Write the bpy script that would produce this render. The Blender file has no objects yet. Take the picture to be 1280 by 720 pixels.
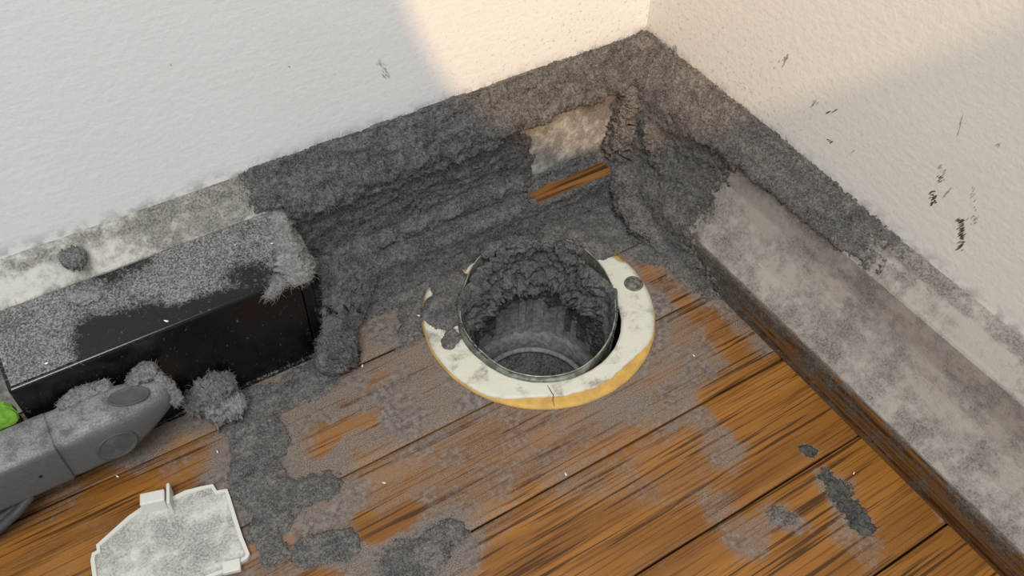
import bpy, bmesh, math, random
import numpy as np
from mathutils import Vector

random.seed(3)
RNG = np.random.RandomState(5)
SC = bpy.context.scene
COL = SC.collection

# ------------------------------------------------------------------ camera
# World: room corner at the origin, left wall is y=0 (x<0), right wall is x=0 (y<0), floor z=0; metres.
F = 1110.65
AZ, PIT, ROLL = 0.985585, 0.850098, 0.0395884
CAM = np.array([-0.244355, -0.266956, 0.29388])
_f = np.array([math.cos(AZ) * math.cos(PIT), math.sin(AZ) * math.cos(PIT), -math.sin(PIT)])
_r = np.cross(_f, [0, 0, 1]); _r /= np.linalg.norm(_r)
_u = np.cross(_r, _f)
RX = math.cos(ROLL) * _r + math.sin(ROLL) * _u
UX = -math.sin(ROLL) * _r + math.cos(ROLL) * _u
cam = bpy.data.cameras.new('camera')
camo = bpy.data.objects.new('camera', cam)
COL.objects.link(camo)
cam.sensor_width = 36
cam.lens = F / 1280 * 36
cam.clip_start = 0.01
from mathutils import Matrix
camo.matrix_world = Matrix(((RX[0], UX[0], -_f[0], CAM[0]), (RX[1], UX[1], -_f[1], CAM[1]),
                            (RX[2], UX[2], -_f[2], CAM[2]), (0, 0, 0, 1)))
SC.camera = camo

# ------------------------------------------------------------------ light
SC.view_settings.view_transform = 'Standard'
SC.view_settings.look = 'None'
SC.view_settings.gamma = 1
SC.view_settings.exposure = 0.07
w = bpy.data.worlds.new('room_light'); SC.world = w; w.use_nodes = True
w.node_tree.nodes['Background'].inputs[0].default_value = (0.93, 0.97, 1.0, 1)
w.node_tree.nodes['Background'].inputs[1].default_value = 0.44


def aim(o, tgt):
    d = Vector(tgt) - o.location
    o.rotation_euler = d.to_track_quat('-Z', 'Y').to_euler()


def area(name, loc, tgt, size, power, color):
    l = bpy.data.lights.new(name, 'AREA'); l.size = size; l.energy = power; l.color = color
    o = bpy.data.objects.new(name, l); COL.objects.link(o); o.location = loc; aim(o, tgt); return o


area('window_daylight', (-.62, -.82, 1.45), (-.12, -.06, 0), 0.7, 25.0, (0.96, 0.985, 1.0))
sp = bpy.data.lights.new('sun_patch_spot', 'SPOT')  # added unseen spot, cone fitted to shape the warm sun patch
spo = bpy.data.objects.new('sun_patch_spot', sp); COL.objects.link(spo)
spo.location = (-.4502, -1.3385, 1.1856)
aim(spo, (-.4502 + .2467, -1.3385 + .7654, 1.1856 - .5985))
sp.spot_size = math.radians(3.36 * 2); sp.spot_blend = 0.03
sp.energy = 96.0; sp.color = (1.0, 0.62, 0.30); sp.shadow_soft_size = 0.006


# ------------------------------------------------------------------ photo-pixel -> place helpers (calibrated camera)
def ray(x, y):
    return RX * (x - 640) / F + UX * (360 - y) / F + _f


def onz(x, y, z=0.0):
    d = ray(x, y); return CAM + d * (z - CAM[2]) / d[2]


def ony(x, y, Y=0.0):
    d = ray(x, y); return CAM + d * (Y - CAM[1]) / d[1]


def onx(x, y, X=0.0):
    d = ray(x, y); return CAM + d * (X - CAM[0]) / d[0]


# ------------------------------------------------------------------ noise
_perm = RNG.permutation(256); _perm = np.concatenate([_perm, _perm, _perm])
_g = RNG.normal(size=(256, 3)); _g /= np.linalg.norm(_g, axis=1)[:, None]


def perlin(P):
    i = np.floor(P).astype(int); f = P - i; i &= 255
    u = f * f * f * (f * (f * 6 - 15) + 10)
    out = 0
    for a in (0, 1):
        wx = u[..., 0] if a else 1 - u[..., 0]
        for b in (0, 1):
            wy = u[..., 1] if b else 1 - u[..., 1]
            for c in (0, 1):
                wz = u[..., 2] if c else 1 - u[..., 2]
                h = _perm[_perm[_perm[(i[..., 0] + a) & 255] + ((i[..., 1] + b) & 255)] + ((i[..., 2] + c) & 255)]
                out = out + wx * wy * wz * ((f - np.array([a, b, c])) * _g[h]).sum(-1)
    return out * 1.4


def fbm(P, oct=4, gain=.5, ridge=False):
    s = 0; a = 1.0; t = 0; P = np.asarray(P, float)
    for k in range(oct):
        n = perlin(P + 17.3 * k)
        s = s + a * ((1 - 2 * np.abs(n)) if ridge else n)
        t += a; a *= gain; P = P * 2.03
    return s / t


def sst(a, b, x):
    t = np.clip((x - a) / (b - a), 0, 1); return t * t * (3 - 2 * t)


def band(x, a, b, s):
    return sst(a - s, a + s, x) * (1 - sst(b - s, b + s, x))


# ------------------------------------------------------------------ object helpers
def link(o, parent=None):
    COL.objects.link(o)
    if parent is not None:
        o.parent = parent
    return o


def tag(o, label=None, cat=None, group=None, kind=None):
    if label: o['label'] = label
    if cat: o['category'] = cat
    if group: o['group'] = group
    if kind: o['kind'] = kind
    return o


def empty(name, loc, label=None, cat=None, group=None, kind=None):
    o = bpy.data.objects.new(name, None); o.empty_display_size = .01
    link(o); o.location = loc
    return tag(o, label, cat, group, kind)


def place(o, parent):
    """world-coordinate mesh under a parent that only has a location"""
    if parent is not None:
        o.data.transform(Matrix.Translation(-Vector(parent.location)))
        o.parent = parent
    return o


def mesh_np(name, V, Fc, mat, parent=None, smooth=True, attrs=None):
    V = np.asarray(V, np.float32); Fc = np.asarray(Fc, np.int32)
    me = bpy.data.meshes.new(name)
    k = Fc.shape[1]
    me.vertices.add(len(V)); me.vertices.foreach_set('co', V.ravel())
    me.loops.add(Fc.size); me.loops.foreach_set('vertex_index', Fc.ravel())
    me.polygons.add(len(Fc)); me.polygons.foreach_set('loop_start', np.arange(0, Fc.size, k, dtype=np.int32))
    me.polygons.foreach_set('use_smooth', np.full(len(Fc), smooth))
    for a, v in (attrs or {}).items():
        at = me.attributes.new(a, 'FLOAT', 'POINT'); at.data.foreach_set('value', np.asarray(v, np.float32).ravel())
    me.update(calc_edges=True); me.validate()
    me.materials.append(mat)
    o = bpy.data.objects.new(name, me); link(o)
    return place(o, parent)


def quads(nu, nv, keep=None, wrap=False):
    i = np.arange(nu * nv).reshape(nu, nv)
    if wrap:
        i = np.concatenate([i, i[:1]], 0)
        if keep is not None: keep = np.concatenate([keep, keep[:1]], 0)
    q = np.stack([i[:-1, :-1], i[1:, :-1], i[1:, 1:], i[:-1, 1:]], -1).reshape(-1, 4)
    if keep is not None:
        k = (keep[:-1, :-1] | keep[1:, :-1] | keep[1:, 1:] | keep[:-1, 1:]).ravel()
        q = q[k]
    return q


def compact(V, Fc, attrs=None):
    u, inv = np.unique(Fc.ravel(), return_inverse=True)
    return V[u], inv.reshape(Fc.shape), {a: np.asarray(v).ravel()[u] for a, v in (attrs or {}).items()}


def bm_obj(name, bm, mat, parent=None, smooth=False):
    me = bpy.data.meshes.new(name)
    bmesh.ops.recalc_face_normals(bm, faces=bm.faces)
    bm.to_mesh(me); bm.free(); me.materials.append(mat)
    if smooth:
        me.polygons.foreach_set('use_smooth', [True] * len(me.polygons))
    o = bpy.data.objects.new(name, me); link(o)
    return place(o, parent)


def bm_box(bm, lo, hi, bev=0.0, seg=2):
    r = bmesh.ops.create_cube(bm, size=1)
    for v in r['verts']:
        v.co = Vector([(a + b) / 2 + c * (b - a) for a, b, c in zip(lo, hi, v.co)])
    if bev > 0:
        es = list({e for v in r['verts'] for e in v.link_edges})
        bmesh.ops.bevel(bm, geom=es, offset=bev, segments=seg, profile=.5, affect='EDGES')


def bm_prism(bm, pts, z0, z1):
    lo = [bm.verts.new((p[0], p[1], z0)) for p in pts]
    hi = [bm.verts.new((p[0], p[1], z1)) for p in pts]
    n = len(pts)
    bm.faces.new(lo[::-1]); top = bm.faces.new(hi)
    for i in range(n):
        bm.faces.new((lo[i], lo[(i + 1) % n], hi[(i + 1) % n], hi[i]))
    return top


def tube_np(P, R, n=8):
    """tube along polyline P with radii R -> V, F"""
    P = np.asarray(P, float); R = np.broadcast_to(np.asarray(R, float), (len(P),))
    T = np.gradient(P, axis=0); T /= np.linalg.norm(T, axis=1)[:, None] + 1e-12
    up = np.array([.13, .27, .95])
    A = np.cross(T, up); A /= np.linalg.norm(A, axis=1)[:, None] + 1e-12
    B = np.cross(T, A)
    th = np.linspace(0, 2 * np.pi, n, endpoint=False)
    V = P[:, None] + R[:, None, None] * (np.cos(th)[None, :, None] * A[:, None] + np.sin(th)[None, :, None] * B[:, None])
    i = np.arange(len(P) * n).reshape(len(P), n); j = np.roll(i, -1, 1)
    q = np.stack([i[:-1], j[:-1], j[1:], i[1:]], -1).reshape(-1, 4)
    return V.reshape(-1, 3), q


# ------------------------------------------------------------------ materials
class NT:
    def __init__(self, name):
        self.m = bpy.data.materials.new(name); self.m.use_nodes = True
        self.t = self.m.node_tree; self.b = self.t.nodes['Principled BSDF']

    def n(self, ty, **kw):
        x = self.t.nodes.new(ty)
        for k, v in kw.items():
            if k.startswith('i_'):
                x.inputs[k[2:].replace('_', ' ')].default_value = v
            else:
                setattr(x, k, v)
        return x

    def l(self, a, b): self.t.links.new(a, b)

    def pos(self, scale=(1, 1, 1), rot=(0, 0, 0)):
        g = self.n('ShaderNodeNewGeometry'); m = self.n('ShaderNodeMapping')
        m.inputs['Scale'].default_value = scale; m.inputs['Rotation'].default_value = rot
        self.l(g.outputs['Position'], m.inputs['Vector']); return m.outputs[0]

    def noise(self, vec, sc, det=3, rough=.55, dist=0.0):
        x = self.n('ShaderNodeTexNoise'); self.l(vec, x.inputs['Vector'])
        x.inputs['Scale'].default_value = sc; x.inputs['Detail'].default_value = det
        x.inputs['Roughness'].default_value = rough; x.inputs['Distortion'].default_value = dist
        return x.outputs['Fac']

    def math(self, op, a, b=None, c=None, clamp=False):
        x = self.n('ShaderNodeMath', operation=op); x.use_clamp = clamp
        for i, v in enumerate((a, b, c)):
            if v is None: continue
            if isinstance(v, (int, float)): x.inputs[i].default_value = v
            else: self.l(v, x.inputs[i])
        return x.outputs[0]

    def ramp(self, fac, a, b):
        x = self.n('ShaderNodeMapRange'); x.interpolation_type = 'SMOOTHSTEP'
        self.l(fac, x.inputs[0]); x.inputs[1].default_value = a; x.inputs[2].default_value = b
        return x.outputs[0]

    def mix(self, f, a, b):
        x = self.n('ShaderNodeMix', data_type='RGBA')
        for s, v in ((x.inputs[0], f), (x.inputs[6], a), (x.inputs[7], b)):
            if isinstance(v, (int, float)): s.default_value = v
            elif isinstance(v, tuple): s.default_value = (*v, 1) if len(v) == 3 else v
            else: self.l(v, s)
        return x.outputs[2]

    def attr(self, name):
        return self.n('ShaderNodeAttribute', attribute_name=name).outputs['Fac']

    def bump(self, h, strength=.5, dist=.001, prev=None):
        x = self.n('ShaderNodeBump'); self.l(h, x.inputs['Height'])
        x.inputs['Strength'].default_value = strength; x.inputs['Distance'].default_value = dist
        if prev is not None: self.l(prev, x.inputs['Normal'])
        return x.outputs[0]

    def done(self, col=None, rough=.8, normal=None, spec=.3, metal=0.0, coat=0.0):
        def s(k, v):
            if isinstance(v, tuple): self.b.inputs[k].default_value = (*v, 1)
            elif isinstance(v, (int, float)): self.b.inputs[k].default_value = v
            elif v is not None: self.l(v, self.b.inputs[k])
        s('Base Color', col); s('Roughness', rough); s('Normal', normal)
        s('Specular IOR Level', spec); s('Metallic', metal); s('Coat Weight', coat)
        return self.m


def mat_dust(name, dark, light, bump=.9):
    t = NT(name); p = t.pos()
    a = t.noise(p, 140, 4, .65); b = t.noise(p, 700, 3, .7); c = t.noise(p, 1700, 3, .7)
    f = t.math('ADD', t.math('MULTIPLY', a, .30), t.math('ADD', t.math('MULTIPLY', b, .40), t.math('MULTIPLY', c, .55)))
    f = t.ramp(f, .50, .76)
    col = t.mix(f, dark, light)
    h = t.math('ADD', b, t.math('MULTIPLY', c, .5))
    n = t.bump(h, bump, .0007)
    return t.done(col, .97, n, .08)


M = {}
M['dust'] = mat_dust('grey_dust', (.034, .032, .031), (.168, .157, .149))
M['dust_floor'] = mat_dust('floor_dust', (.050, .046, .043), (.192, .176, .164))
M['dust_warm'] = mat_dust('brown_grey_dust', (.044, .039, .035), (.195, .174, .155))
M['dust_mid'] = mat_dust('mid_dust', (.08, .079, .078), (.235, .23, .225))
M['dust_pale'] = mat_dust('pale_dust', (.13, .125, .12), (.30, .29, .275))
M['dust_dark'] = mat_dust('dark_dust', (.030, .029, .026), (.105, .101, .092))
M['dust_lining'] = mat_dust('lining_dust', (.042, .044, .043), (.14, .142, .137))
M['caulk'] = mat_dust('old_caulk', (.12, .105, .08), (.30, .26, .20))


def mat_wall(name, base):
    t = NT(name); p = t.pos()
    peel = t.noise(p, 320, 3, .6); low = t.noise(p, 14, 3, .5)
    g = t.noise(t.pos((40, 40, 700)), 1.0, 3, .6)
    col = t.mix(t.ramp(low, .3, .75), tuple(c * .965 for c in base), base)
    # specks of dust caught in the paint, denser towards the skirting
    sx = t.n('ShaderNodeSeparateXYZ'); t.l(p, sx.inputs[0])
    prox = t.ramp(sx.outputs[2], .135, .066)
    corner = t.ramp(t.math('ADD', sx.outputs[0], sx.outputs[1]), -.17, -.04)
    sp_ = t.noise(p, 520, 3, .7)
    f = t.math('MULTIPLY', t.ramp(sp_, .57, .68), t.math('MULTIPLY', t.math('ADD', t.math('MULTIPLY', prox, .35), .10), t.math('ADD', t.math('MULTIPLY', corner, .9), .15)))
    smear = t.math('MULTIPLY', t.ramp(sx.outputs[2], .0745, .064), t.ramp(t.noise(p, 160, 3, .6), .42, .62))
    col = t.mix(f, col, (.16, .15, .14)); col = t.mix(t.math('MULTIPLY', smear, .7), col, (.22, .21, .2))
    n = t.bump(peel, .32, .0006); n = t.bump(g, .15, .0004, n)
    return t.done(col, .55, n, .3)


M['wall_l'] = mat_wall('wall_paint_cool_lit', (.70, .70, .69))  # same paint as the right wall, cool light tone in the colour
M['wall_r'] = mat_wall('wall_paint_warm_lit', (.70, .66, .595))  # same paint as the left wall, warm light put into its colour


def mat_painted(name, base, dust_d, dust_l, grain=None):
    """painted woodwork with a film of dust driven by the vertex attribute 'dust'"""
    t = NT(name); p = t.pos()
    a = t.noise(p, 55, 4, .65); b = t.noise(p, 260, 4, .7); c = t.noise(p, 1300, 3, .6)
    k = t.math('ADD', t.math('MULTIPLY', t.math('SUBTRACT', a, .5), 1.5), t.math('MULTIPLY', t.math('SUBTRACT', b, .5), 1.5))
    f = t.ramp(t.math('ADD', t.attr('dust'), k), .25, .95)
    dc = t.mix(t.ramp(t.math('ADD', t.math('MULTIPLY', c, .6), t.math('MULTIPLY', b, .4)), .38, .64), dust_d, dust_l)
    if grain:
        gr = t.noise(t.pos(grain), 1, 3, .6)
        base = t.mix(t.ramp(gr, .36, .60), tuple(x * .35 for x in base), tuple(x * 1.5 for x in base))
    col = t.mix(f, base, dc)
    n = t.bump(c, .5, .0004)
    return t.done(col, t.math('ADD', t.math('MULTIPLY', f, .4), .5), n, .2)


M['board'] = mat_painted('white_woodwork', (.47, .45, .41), (.09, .084, .076), (.25, .233, .21))
M['board_r'] = mat_painted('dusty_white_woodwork', (.34, .305, .262), (.085, .076, .066), (.24, .215, .188))
M['shoe'] = mat_painted('brown_varnished_trim', (.135, .058, .014), (.05, .043, .037), (.13, .115, .10), (20, 620, 620))
M['shoe_r'] = mat_painted('brown_varnished_trim_right', (.105, .047, .0125), (.045, .039, .033), (.125, .110, .094), (22, 22, 800))
M['plate'] = mat_painted('dusty_ivory_plastic', (.55, .54, .48), (.15, .15, .143), (.40, .395, .365))
M['ring_white'] = mat_painted('chipped_white_paint', (.55, .53, .445), (.15, .135, .105), (.40, .37, .30))


def mat_wood():
    t = NT('oak_floor')
    oi = t.n('ShaderNodeObjectInfo')
    g = t.n('ShaderNodeNewGeometry'); va = t.n('ShaderNodeVectorMath', operation='ADD')
    mv = t.n('ShaderNodeCombineXYZ'); t.l(t.math('MULTIPLY', oi.outputs['Random'], 3.7), mv.inputs[0])
    t.l(g.outputs['Position'], va.inputs[0]); t.l(mv.outputs[0], va.inputs[1])

    def vec(sc, rot=0.05):
        m = t.n('ShaderNodeMapping'); m.inputs['Scale'].default_value = sc; m.inputs['Rotation'].default_value = (0, 0, rot)
        t.l(va.outputs[0], m.inputs[0]); return m.outputs[0]
    g1 = t.noise(vec((17, 560, 1)), 1, 2, .5, .1)
    g2 = t.noise(vec((26, 1050, 1)), 1, 2, .5, .1)
    g3 = t.noise(vec((9, 90, 1)), 1, 3, .5, .5)
    lines = t.ramp(g1, .56, .645)
    fine = t.ramp(g2, .53, .60)
    base = t.mix(t.ramp(g3, .3, .7), (.165, .064, .0105), (.275, .113, .020))
    base = t.mix(t.math('MULTIPLY', fine, .58), base, (.085, .030, .006))
    base = t.mix(t.math('MULTIPLY', lines, .86), base, (.040, .015, .004))
    p = t.pos()
    a = t.noise(p, 60, 4, .6); b = t.noise(p, 420, 3, .7); c = t.noise(p, 2200, 2, .6)
    d = t.math('ADD', t.attr('dust'), t.math('MULTIPLY', t.math('SUBTRACT', a, .5), .75))
    d = t.math('ADD', d, t.math('MULTIPLY', t.math('SUBTRACT', b, .5), .75))
    d = t.math('ADD', d, t.math('MULTIPLY', t.math('SUBTRACT', c, .5), .6))
    d = t.math('SUBTRACT', d, t.math('MULTIPLY', t.math('ADD', lines, t.math('MULTIPLY', fine, .8)), .20))
    f = t.math('MULTIPLY', t.ramp(d, .20, 1.0), .94)
    dc = t.mix(t.ramp(c, .32, .68), (.075, .062, .052), (.228, .192, .162))
    dc = t.mix(t.ramp(a, .42, .62), dc, t.mix(t.ramp(b, .35, .65), (.078, .07, .065), (.192, .170, .153)))
    dc = t.mix(t.ramp(t.attr('dust'), 1.02, 1.25), dc, t.mix(t.ramp(c, .34, .66), (.050, .046, .043), (.185, .172, .162)))
    col = t.mix(f, base, dc)
    n = t.bump(g1, .25, .0004); n = t.bump(c, .35, .0003, n)
    return t.done(col, t.math('ADD', t.math('MULTIPLY', f, .5), .40), n, .33)


M['wood'] = mat_wood()


def mat_black():
    t = NT('glossy_black_plastic'); p = t.pos()
    a = t.noise(p, 45, 4, .65); b = t.noise(p, 340, 4, .7); c = t.noise(p, 1400, 3, .65)
    k = t.math('ADD', t.math('MULTIPLY', t.math('SUBTRACT', a, .5), 1.0), t.math('MULTIPLY', t.math('SUBTRACT', b, .5), 1.0))
    k = t.math('ADD', k, t.math('MULTIPLY', t.math('SUBTRACT', c, .5), .9))
    f = t.ramp(t.math('ADD', t.attr('dust'), k), .2, .95)
    dc = t.mix(t.ramp(c, .35, .66), (.06, .06, .058), (.26, .255, .245))
    speck = t.ramp(t.noise(t.pos((1, 1, .5), (0, .5, 0)), 520, 4, .8), .60, .72)
    base = t.mix(t.math('MULTIPLY', speck, .35), (.0035, .0035, .0035), (.3, .3, .28))
    col = t.mix(f, base, dc)
    n = t.bump(t.math('MULTIPLY', c, f), .6, .0004)
    return t.done(col, t.math('ADD', t.math('MULTIPLY', f, .7), .17), n, .4)


M['black'] = mat_black()


def mat_plug():
    t = NT('grey_plug_rubber'); p = t.pos()
    g = t.n('ShaderNodeNewGeometry'); s = t.n('ShaderNodeSeparateXYZ'); t.l(g.outputs['True Normal'], s.inputs[0])
    c = t.noise(p, 1500, 3, .65); b = t.noise(p, 200, 3, .6)
    f = t.math('MULTIPLY', t.ramp(s.outputs[2], .35, .95), t.ramp(t.math('ADD', b, t.math('MULTIPLY', c, .4)), .45, .85))
    col = t.mix(f, t.mix(t.ramp(c, .3, .7), (.078, .078, .08), (.10, .10, .101)), t.mix(t.ramp(c, .3, .7), (.15, .148, .146), (.24, .235, .232)))
    return t.done(col, .55, t.bump(c, .25, .0002), .35)


M['plug'] = mat_plug()


def mat_plain(name, col, rough=.6, metal=0.0, var=.12, scale=500, bump=.15, spec=.3):
    t = NT(name); p = t.pos(); c = t.noise(p, scale, 3, .6)
    cc = t.mix(t.ramp(c, .3, .7), tuple(x * (1 - var) for x in col), tuple(min(1, x * (1 + var)) for x in col))
    return t.done(cc, rough, t.bump(c, bump, .0003), spec, metal)


M['plug_recess_shade'] = mat_plain('grey_plastic_recess_shade', (.068, .068, .068), .6)  # grip ovals: darker colour stands in for shade in a recess
M['hole'] = mat_plain('pin_hole_black', (.004, .004, .004), .9)
M['cable'] = mat_plain('dark_grey_cable', (.045, .045, .048), .5)
M['green'] = mat_plain('lime_green_plastic', (.22, .47, .055), .5, var=.25)
M['yellow'] = mat_plain('yellowed_adhesive', (.47, .28, .075), .6, var=.14, scale=200, bump=.25)
M['steel'] = mat_plain('dirty_sheet_metal', (.14, .145, .118), .5, .35, .5, 300, .3)
M['steel_edge'] = mat_plain('worn_bright_metal_edge', (.30, .30, .26), .4, .4, .4, 300, .3)
M['screw'] = mat_plain('dirty_screw_metal', (.125, .115, .095), .6, .2, .5, 700, .6)
M['pipe'] = mat_plain('dirty_pipe_plastic', (.15, .155, .145), .8, 0, .35, 420, .6)
M['rib'] = mat_plain('dusty_pipe_rib', (.19, .195, .18), .85, 0, .3, 420, .6)
M['void'] = mat_plain('dark_subfloor', (.02, .017, .014), .95)
M['scuff'] = mat_plain('bare_dark_scuff', (.075, .066, .052), .9, 0, .5, 900, .3)
M['scuff_soft'] = mat_plain('pale_grey_scuff', (.36, .335, .30), .9, 0, .3, 900, .3)
M['hair'] = mat_plain('black_hair', (.012, .010, .010), .5)
M['crumb'] = mat_plain('pale_crumb', (.72, .69, .63), .7, 0, .2)
M['fibre'] = mat_plain('lint_fibre', (.155, .15, .148), .95, 0, .3, 200, 0)
M['fibre_pale'] = mat_plain('pale_lint_fibre', (.26, .25, .24), .95, 0, .3, 200, 0)
M['fibre_dark'] = mat_plain('dark_lint_fibre', (.085, .085, .083), .95, 0, .3, 200, 0)

# ------------------------------------------------------------------ dimensions of the place
HB, HR, TB, TS, HS = .0666, .0560, .0123, .0258, .0164     # skirting top, ridge, board depth, shoe depth, shoe height
RC = np.array([-.09907, -.0693])                            # ring centre
HC = np.array([-.1001, -.0734])                             # ring opening centre
RO, RI = .0500, .0337


# ------------------------------------------------------------------ SETTING: walls
def wall_slab(name, lo, hi, mat):
    bm = bmesh.new(); bm_box(bm, lo, hi); o = bm_obj(name, bm, mat); o['kind'] = 'structure'; return o


wall_left = wall_slab('wall_left', (-.75, 0, -.02), (.03, .03, .62), M['wall_l'])
wall_right = wall_slab('wall_right', (0, -.75, -.02), (.03, 0, .62), M['wall_r'])
tag(wall_left, 'smooth off-white painted wall on the left with dust specks near the corner')
tag(wall_right, 'off-white painted wall on the right, warm light tinted into its colour, with dark scuff marks')


# ------------------------------------------------------------------ SETTING: floor
def pxfeat(v, XY, feats):
    """capsules given by photo pixel ends on the floor, radius in pixels, value, softness"""
    for (x0, y0, x1, y1, r, val, *sf) in feats:
        a = onz(x0, y0)[:2]; b = onz(x1, y1)[:2]; d = b - a; L = d @ d
        t = np.clip(((XY - a) @ d) / L, 0, 1) if L > 1e-12 else np.zeros(XY.shape[:-1])
        dist = np.linalg.norm(XY - a - t[..., None] * d, axis=-1)
        rr = r * .00040; s = (sf[0] if sf else .5)
        m = 1 - sst(rr * (1 - s), rr * (1 + s), dist)
        v = v + (val - v) * m
    return v


def warp(XY, a1, a2):
    Q3 = np.concatenate([XY, 0 * XY[..., :1]], -1)
    dx = a1 * fbm(Q3 * 55 + 1.7, 3) + a2 * fbm(Q3 * 300 + 8, 3); dy = a1 * fbm(Q3 * 55 + 31.7, 3) + a2 * fbm(Q3 * 300 + 48, 3)
    return XY + 2.0 * np.stack([dx, dy], -1)


FILM = [
    (1000, 540, 1250, 700, 95, .02), (930, 520, 960, 560, 55, .06), (800, 620, 1100, 700, 70, .16),
    (1000, 700, 700, 760, 60, .10), (850, 585, 740, 630, 46, .42),
    (870, 420, 835, 460, 40, .80), (700, 520, 640, 520, 30, .72),
    (800, 325, 880, 395, 13, .56), (880, 395, 965, 468, 16, .36), (910, 375, 985, 440, 15, .78),
    (990, 450, 1040, 500, 12, .25),
    (843, 455, 852, 500, 15, .86), (862, 510, 912, 570, 17, .80), (825, 480, 832, 530, 14, .78),
    (900, 630, 938, 690, 18, .70), (950, 655, 985, 660, 12, .72), (1045, 660, 1090, 690, 14, .55),
    (1120, 560, 1140, 590, 7, .7), (1180, 640, 1200, 650, 8, .7),
    (620, 560, 640, 620, 40, .62), (560, 590, 700, 570, 22, .62),
    (700, 645, 760, 630, 48, .52), (640, 700, 800, 690, 45, .22), (700, 585, 710, 600, 26, .66),
    (465, 470, 425, 490, 11, .30), (500, 468, 480, 476, 9, .4), (415, 545, 355, 570, 15, .40), (470, 520, 430, 530, 12, .5),
    (500, 650, 515, 685, 16, .06), (450, 652, 480, 668, 15, .10), (350, 712, 395, 722, 20, .08),
    (480, 600, 560, 590, 34, .62), (560, 640, 600, 640, 30, .62), (540, 690, 500, 715, 20, .95), (420, 690, 470, 700, 18, .85),
    (0, 720, 120, 655, 42, .12), (100, 650, 260, 585, 30, .26), (0, 650, 80, 620, 16, .5),
    (1036, 600, 1074, 650, 13, .95, .9), (1009, 563, 1010, 564, 8, .9, .9), (965, 645, 985, 655, 16, .8, .9), (510, 705, 560, 672, 20, .95, .9),
    (290, 520, 330, 600, 40, 1.25, .6), (310, 600, 345, 655, 30, 1.3, .7), (352, 624, 402, 610, 20, 1.3, .9), (498, 706, 562, 670, 22, 1.3, .9), (340, 690, 420, 685, 20, 1.15, .9), (500, 710, 470, 700, 14, 1.1, .9),
    (60, 690, 120, 720, 16, .3), (210, 580, 270, 545, 16, .5),
    (290, 520, 330, 600, 34, 1.0), (310, 600, 350, 650, 30, 1.05), (350, 620, 410, 615, 22, .95), (320, 700, 360, 690, 22, .62),
    (480, 380, 440, 480, 14, .95), (500, 420, 520, 470, 34, .92), (400, 480, 340, 500, 26, 1.0),
]

floor = bpy.data.meshes.new('floor')
bm = bmesh.new()
n = 72
X0, X1, Y0, Y1 = -.72, .0, -.72, .0
# slab below the boards with a round hole for the pipe
ring_v = [bm.verts.new((RC[0] + .0392 * math.cos(a), RC[1] + .0392 * math.sin(a), -.0045)) for a in np.linspace(0, 2 * np.pi, n, endpoint=False)]
low_v = [bm.verts.new((RC[0] + .0392 * math.cos(a), RC[1] + .0392 * math.sin(a), -.11)) for a in np.linspace(0, 2 * np.pi, n, endpoint=False)]


def sq(a):
    c, s = math.cos(a), math.sin(a); k = []
    if c > 1e-9: k.append((X1 - RC[0]) / c)
    if c < -1e-9: k.append((X0 - RC[0]) / c)
    if s > 1e-9: k.append((Y1 - RC[1]) / s)
    if s < -1e-9: k.append((Y0 - RC[1]) / s)
    k = min(k); return (RC[0] + k * c, RC[1] + k * s, -.0045)


out_v = [bm.verts.new(sq(a)) for a in np.linspace(0, 2 * np.pi, n, endpoint=False)]
for i in range(n):
    j = (i + 1) % n
    bm.faces.new((ring_v[i], out_v[i], out_v[j], ring_v[j]))
    bm.faces.new((ring_v[i], ring_v[j], low_v[j], low_v[i]))
bm.faces.new(low_v)
floor = bm_obj('floor', bm, M['void']); floor['kind'] = 'structure'
tag(floor, 'oak strip floor under a film of grey dust')

SEAM, PW = -.1850, .0432
k0 = -12
for k in range(k0, 5):
    ya, yb = SEAM + k * PW + .0004, SEAM + (k + 1) * PW - .0004
    yb = min(yb, 0.0)
    if ya < -.72 or ya >= 0: continue
    near = ya > -.33
    xs = np.linspace(-.72, -.36, 20).tolist() + np.linspace(-.358, -.002, 230).tolist() if near else np.linspace(-.72, -.002, 60).tolist()
    ys = np.linspace(ya, yb, 27 if near else 6)
    xs = np.array(xs)
    Xg, Yg = np.meshgrid(xs, ys, indexing='ij')
    XY = warp(np.stack([Xg, Yg], -1), .0045, .0014)
    D = np.full(Xg.shape, .98)
    D = np.where(Yg < -.24, .15, D) if not near else D
    D = pxfeat(D, XY, FILM)
    if near: D = D * sst(-.30, -.24, Yg) + .15 * (1 - sst(-.30, -.24, Yg))
    edge = np.minimum(Yg - ya, yb - Yg)
    Z = -np.clip(.0006 - edge, 0, .0006) * 1.2
    keep = np.hypot(Xg - RC[0], Yg - RC[1]) > .0385
    P = np.stack([Xg, Yg, Z], -1)
    V, Q, A = compact(P.reshape(-1, 3), quads(*Xg.shape, keep=keep), {'dust': D})
    # side faces of the board: skirt strips along both long edges
    nx = len(xs)
    sv = []; sq_ = []
    for yy in (ya, yb):
        b0 = len(V) + len(sv)
        hole = []
        for ii, xx in enumerate(xs):
            sv += [(xx, yy, -.00072), (xx, yy, -.0045)]
        for ii in range(nx - 1):
            if np.hypot(xs[ii] - RC[0], yy - RC[1]) > .0385:
                a = b0 + 2 * ii; sq_.append((a, a + 1, a + 3, a + 2))
    V = np.concatenate([V, np.array(sv)]); Q = np.concatenate([Q, np.array(sq_)])
    A['dust'] = np.concatenate([A['dust'], np.full(len(sv), .3)])
    mesh_np('plank', V, Q, M['wood'], floor, True, A)


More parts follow.
